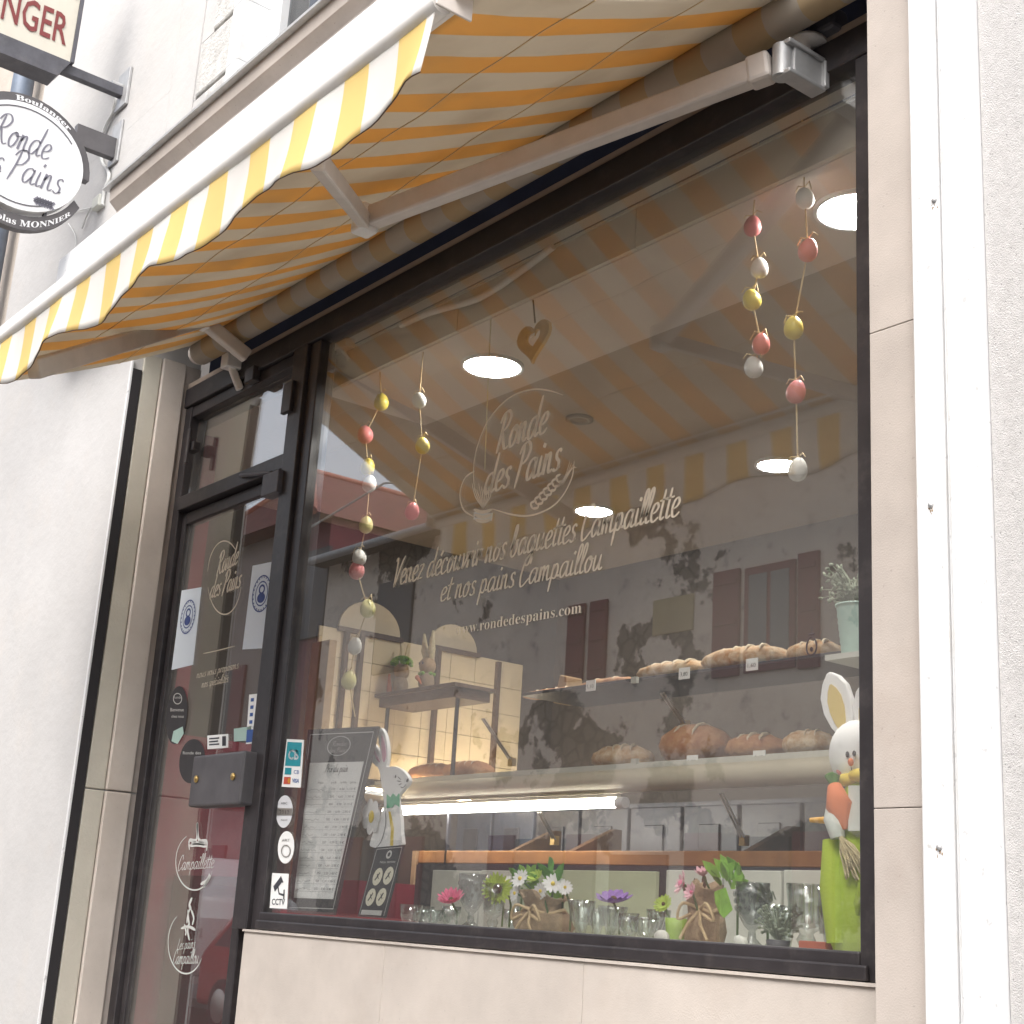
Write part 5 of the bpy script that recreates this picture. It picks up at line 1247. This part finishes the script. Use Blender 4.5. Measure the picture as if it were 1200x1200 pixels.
for px, lab in ((868, 'white pebble shell at the foot of the smoky goblet'), (775, 'crumpled white shell beside the lime green cup')):
    q = fl(px, 1094, .12); MB().ell(V((q.x, q.y, ZS + .018)), .022, .014, .018, 10, 8, lump=.15).build('shell', 'pale_board', None, **tg(lab, 'shell'))
# orange tag pointing into the frame by the doll
a, b = at(950, 961, y=.5), at(975, 961, y=.5); MB().tube([a, b], [.006, .011], 10).build('orange_stick', 'tag_orange', None, **tg('orange stick pointing out left of the rabbit doll', 'stick'))

# ================================================================== across the street (seen mirrored in the glass)
D = 10.0
oh = thing('grey_house', (-8, -D - 3, 0), 'old grey house with peeling render and burgundy shutters across the street', 'house')
ax0 = atm(388, 640, D).x; ez = 7.3
MB().box(ax0, 8, -D - 8, -D, 0, ez).build('wall', 'peeling_render', oh)
MB().prism([V((ax0 - .2, -D + .45, ez - .02)), V((ax0 - .2, -D - 4, ez + 1.7)), V((ax0 - .2, -D - 8.4, ez - .02))], (8.4 - ax0, 0, 0)).build('roof', 'tile_brown', oh)
MB().tube([V((ax0 - .2, -D + .5, ez - .06)), V((8.2, -D + .5, ez - .06))], .07, 10).build('gutter', 'zinc', oh)
def win(px0, py0, px1, py1, m, name, par, th=.05, dy=0):
    a, b = atm(px0, py0, D), atm(px1, py1, D); x0, x1 = sorted((a.x, b.x)); z0, z1 = sorted((a.z, b.z))
    return MB().box(x0, x1, -D + .002 + dy, -D + .002 + dy + th, z0, z1).build(name, m, par, bevel=.01)
def shutter(px0, py0, px1, py1, par):
    s_ = win(px0, py0, px1, py1, 'shutter_red', 'shutter', par)
    a, b = atm(px0, py0, D), atm(px1, py1, D); x0, x1 = sorted((a.x, b.x)); z0, z1 = sorted((a.z, b.z))
    for k in range(3): MB().box(x0 + .03, x1 - .03, -D + .053, -D + .075, z0 + (z1 - z0) * (.1 + .38 * k), z0 + (z1 - z0) * (.1 + .38 * k) + .06).build('shutter_batten', 'shutter_red', s_)
shutter(664, 800, 688, 707, oh); shutter(690, 797, 714, 702, oh)
shutter(836, 796, 869, 666, oh); shutter(937, 785, 962, 645, oh)
wn = win(873, 790, 934, 655, 'shutter_red', 'window', oh, .04)
a, b = atm(873, 790, D), atm(934, 655, D)
MB().box(a.x + .08, (a.x + b.x) / 2 - .03, -D + .044, -D + .05, a.z + .1, b.z - .1).build('pane', 'far_glass', wn); MB().box((a.x + b.x) / 2 + .03, b.x - .08, -D + .044, -D + .05, a.z + .1, b.z - .1).build('pane', 'far_glass', wn)
win(765, 746, 814, 695, 'yellow_panel', 'wall_panel', oh, .02)
a = atm(470, 640, D); MB().box(a.x - .5, a.x + .5, -D + .002, -D + .05, 5.2, 6.7).build('window', 'dark_cab', oh)
for x in (-17, -13.2, -9.4, -5.6, -1.5, 3):
    MB().box(x - .5, x + .5, -D + .002, -D + .05, .9, 2.6).build('window', 'dark_cab', oh); MB().box(x - 1.1, x - .55, -D + .002, -D + .05, .85, 2.65).build('shutter', 'shutter_red', oh); MB().box(x + .55, x + 1.1, -D + .002, -D + .05, .85, 2.65).build('shutter', 'shutter_red', oh)
MB().box(-11.8, -10.8, -D + .003, -D + .05, .12, 2.4).build('door', 'shutter_red', oh)
MB().box(ax0, 8, -D + .003, -D + .04, 0, .55).build('base_course', 'wall_taupe', oh)
# red roofed house further along
rh = thing('red_roofed_house', (ax0 - 4, -D - 5, 0), 'pink house with a hipped red tile roof across the street', 'house')
bx0, bx1 = ax0 - 5.1, ax0 - .25
xs_ = atm(338, 700, D).x
MB().box(bx0, xs_ - .01, -D - 7, -D - .1, 0, 8.3).build('wall', 'pink_render', rh)
MB().box(xs_, bx1, -D - 7, -D - .1, 0, 8.3).build('wall', 'shutter_red', rh, label='burgundy painted end of the house front')
ap = V((-22.5, -D - 1.2, 9.96)); ap2 = V((-22.5, -D - 6, 9.96))
e0, e1, e2, e3 = V((bx0 - .15, -D + .35, 8.25)), V((bx1 + .1, -D + .35, 8.25)), V((bx1 + .1, -D - 7.3, 8.25)), V((bx0 - .15, -D - 7.3, 8.25))
rm = MB(); rm.add([e0, e1, e2, e3, ap, ap2], [(0, 1, 4), (1, 2, 5, 4), (2, 3, 5), (3, 0, 4, 5), (0, 3, 2, 1)])
rf = rm.build('roof', 'tile_red', rh)
MB().tube([ap, ap + V((0, 0, .3)), ap + V((0, 0, .7))], [.05, .03, .01], 8).build('finial', 'zinc', rf)
for a_, b_ in ((e0, ap), (e1, ap), (ap, ap2)): MB().tube([a_, b_], .08, 8).build('ridge', 'terracotta', rf)
q = atm(247, 520, D + .6); MB().box(q.x - .14, q.x + .13, -D - .9, -D - .3, 8.3, q.z).build('chimney', 'beige_house', rf)
for x in (bx0 + 1.3,):
    for z in (1.0, 4.3):
        wf2 = MB().box(x - .45, x + .45, -D - .098, -D - .05, z, z + 1.5).build('window', 'dark_cab', rh); MB().box(x - .95, x - .47, -D - .098, -D - .04, z - .05, z + 1.55).build('shutter', 'shutter_red', rh); MB().box(x + .47, x + .95, -D - .098, -D - .04, z - .05, z + 1.55).build('shutter', 'shutter_red', rh)
q = atm(362, 695, D); MB().box(q.x - .4, q.x + .5, -D - .098, -D - .04, q.z - .8, q.z + .8).build('window', 'dark_cab', rh)
# tall chimneyed house behind
th_ = thing('far_house', (bx0 - 5, -16, 0), 'low brown house with a red roof beyond the pink house', 'house')
MB().box(bx0 - 11, bx0 - .6, -D - 10, -D - .6, 3.2, 5.6).build('wall', 'pink_render', th_)
MB().box(bx0 - 11, bx0 - .6, -D - 10, -D - .55, 0, 3.19).build('shopfront', 'shutter_red', th_)
for k in range(4): MB().box(bx0 - 10.5 + k * 2.5, bx0 - 8.6 + k * 2.5, -D - .549, -D - .5, .6, 2.7).build('shop_pane', 'dark_cab', th_)
MB().prism([V((bx0 - 11.2, -D - .2, 5.58)), V((bx0 - 11.2, -D - 5.3, 7.6)), V((bx0 - 11.2, -D - 10.4, 5.58))], (10.7, 0, 0)).build('roof', 'tile_red', th_)
MB().box(bx0 - 3.2, bx0 - 2.3, -D - 4.5, -D - 3.6, 5.6, 8.4).build('chimney', 'beige_house', th_)
# wire across the street
MB().tube([atm(600, 560, 9).lerp(atm(450, 566, 9), s) for s in (0, 1)] + [atm(360, 620, 9.5)], .02, 5).build('street_cable', 'cable', None, **tg('pale overhead cable crossing the street by the roofs', 'cable'))

def vehicle(name, X, Y, L_, W_, H_, hood, m, label, cat, van):
    t = thing(name, (X, Y, 0), label, cat)
    pr = ([(-.5, .28), (.5, .28), (.5, .62), (.47, .75), (.33, .82), (.22, 1.0), (-.49, 1.0), (-.5, .9)] if van else [(-.5, .2), (.5, .2), (.5, .45), (.46, .55), (.24, .63), (.08, .98), (-.28, 1.0), (-.46, .68), (-.5, .6)])
    MB().prism([V((X + a * L_, Y - W_ / 2, .0 + z * H_)) for a, z in pr], (0, W_, 0)).build('body', m, t, bevel=.08)
    g = [(.28, .82), (.21, .95), (.02, .95), (.02, .8)] if van else [(.20, .66), (.07, .93), (-.26, .94), (-.40, .68)]
    for s in (-1, 1): MB().prism([V((X + a * L_, Y + s * (W_ / 2 + .002), z * H_)) for a, z in g], (0, s * .006, 0)).build('side_window', 'dark_cab', t)
    for a in (-.32, .32):
        for s in (-1, 1):
            wh = MB().lathe([(0, -.1), (.24, -.1), (.31, -.08), (.33, 0), (.31, .08), (.24, .1), (0, .1)], V((X + a * L_, Y + s * (W_ / 2 - .06), .33)), 22, V((0, 1, 0))).build('wheel', 'rubber', t)
            MB().lathe([(0, .108), (.19, .106), (.2, .1)], V((X + a * L_, Y + s * (W_ / 2 - .06), .33)), 16, V((0, s, 0))).build('rim', 'steel', wh)
    for s in (-1, 1): MB().box(X + .495 * L_, X + .503 * L_, Y + s * W_ * .36 - .12, Y + s * W_ * .36 + .12, H_ * .48 if not van else H_ * .5, H_ * .56).build('headlight', 'thin_glass', t); MB().box(X - .503 * L_, X - .497 * L_, Y + s * W_ * .4 - .08, Y + s * W_ * .4 + .08, H_ * .45, H_ * .6).build('tail_light', 'tag_red', t)
    return t
vehicle('parked_van', -18.3, -7.1, 4.9, 1.9, 2.15, 0, 'van_white', 'white delivery van parked by the far kerb', 'van', True)
vehicle('parked_car', -13.4, -7.2, 4.1, 1.75, 1.5, 0, 'car_red', 'red hatchback parked nearer than the white van', 'car', False)

# ------------------------------------------------ more of the crowded window display
for px, pyt, wpx, kd, yy, lab in ((508, 1066, 24, 'tulip', .16, 'small ribbed glass between the pink flower and the picture card'), (603, 1066, 26, 'bowl', .34, 'clear glass cup half hidden behind the green gerbera'),
                                   (700, 1064, 26, 'tulip', .32, 'clear tulip glass standing behind the purple flower'), (737, 1070, 26, 'bowl', .16, 'short glass cup in front of the purple flower'),
                                   (772, 1066, 28, 'footed', .33, 'footed glass behind the lime green cup'), (905, 1060, 30, 'goblet', .33, 'clear goblet behind the dried sprigs'), (972, 1062, 28, 'tulip', .30, 'clear tulip glass behind the feet of the rabbit doll')):
    vase(px, pyt, wpx, lab, kd, y=yy)
flower(592, 1034, 12, 'petal_white', 'white daisy peeping over the green gerbera', 14, (-.1, -.7, .7), .15, .3, 1, y=.24, eye='yolk')
flower(634, 1044, 13, 'petal_white', 'white daisy hanging over the middle of the wide burlap bag', 14, (.1, -1, -.1), .15, .3, 1, y=.15, eye='yolk')
flower(662, 1040, 12, 'petal_white', 'white daisy at the right end of the wide burlap bag', 14, (.9, -.6, .3), .15, .3, 1, y=.18, eye='yolk')
flower(811, 1046, 11, 'petal_rose', 'pale pink blossom half open in front of the tall burlap bag', 8, (-.2, -1, .4), .4, .42, 2, y=.14, eye='petal_pink')
flower(778, 1060, 12, 'petal_lime', 'small lime flower standing in the footed glass', 16, (.2, -.8, .5), .25, .28, 2, y=.3)
def bushy(px, py, n, sp, ln, m, label, yy):
    q = fl(px, py, yy); t = thing('foliage_sprig', V((q.x, q.y, ZS)), label, 'plant', 'green sprigs in the window')
    MB().tube([V((q.x, q.y, ZS)), q], .003, 6).build('stem', 'stem', t); leaf_bunch(t, q, sp, n, m, ln)
bushy(612, 1040, 9, .04, .045, 'leaf', 'dark green leaves behind the white daisies', .26)
bushy(660, 1048, 7, .03, .05, 'leaf_bright', 'light green leaves right of the white daisies', .24)
bushy(865, 1038, 8, .03, .06, 'leaf_bright', 'upright green leaves between the bag and the smoky goblet', .27)
bushy(900, 1058, 7, .03, .045, 'leaf_grey', 'grey green leaves right of the smoky goblet', .26)
bushy(980, 1075, 6, .02, .04, 'leaf', 'dark green leaves at the feet of the rabbit doll', .28)
# price cards on the shelf edges
for px, pz, lab in ((690, zs1, 'price card under the low dark crusted bread'), (800, zs1, 'price card under the pale flour dusted loaf'), (880, zs1, 'price card under the golden crusted loaf'), (812, zs2, 'price card under the large round loaf'), (890, zs2, 'price card under the flat dark loaf')):
    q = bs(px, 850, YS - .014); t = thing('price_card', V((q.x, q.y, pz - .03)), lab, 'price card', 'price cards on the bread shelves')
    MB().box(q.x - .03, q.x + .03, q.y, q.y + .003, pz - .034, pz + .012).build('card', 'paper', t)
    L = MB(); type_on(L, '%d,%d0' % (random.randint(1, 3), random.randint(1, 9)), V((q.x - .02, q.y - .0012, pz - .022)), RX, UZ, .04, .016); L.build('lettering', 'ink', t)
loaf(onz(930, 766, zs1), onz(985, 758, zs1), .08, .2, MATS['crust'], 'last loaf on the upper shelf behind the mint bucket')
loaf(onz(700, 896, zs2), onz(760, 891, zs2), .10, .2, MATS['crust'], 'pale loaf left of the large round loaf on the lower shelf', ends=.8)
loaf(onz(925, 880, zs2), onz(975, 876, zs2), .10, .2, MATS['crust'], 'pale loaf behind the ears of the rabbit doll', ends=.8)
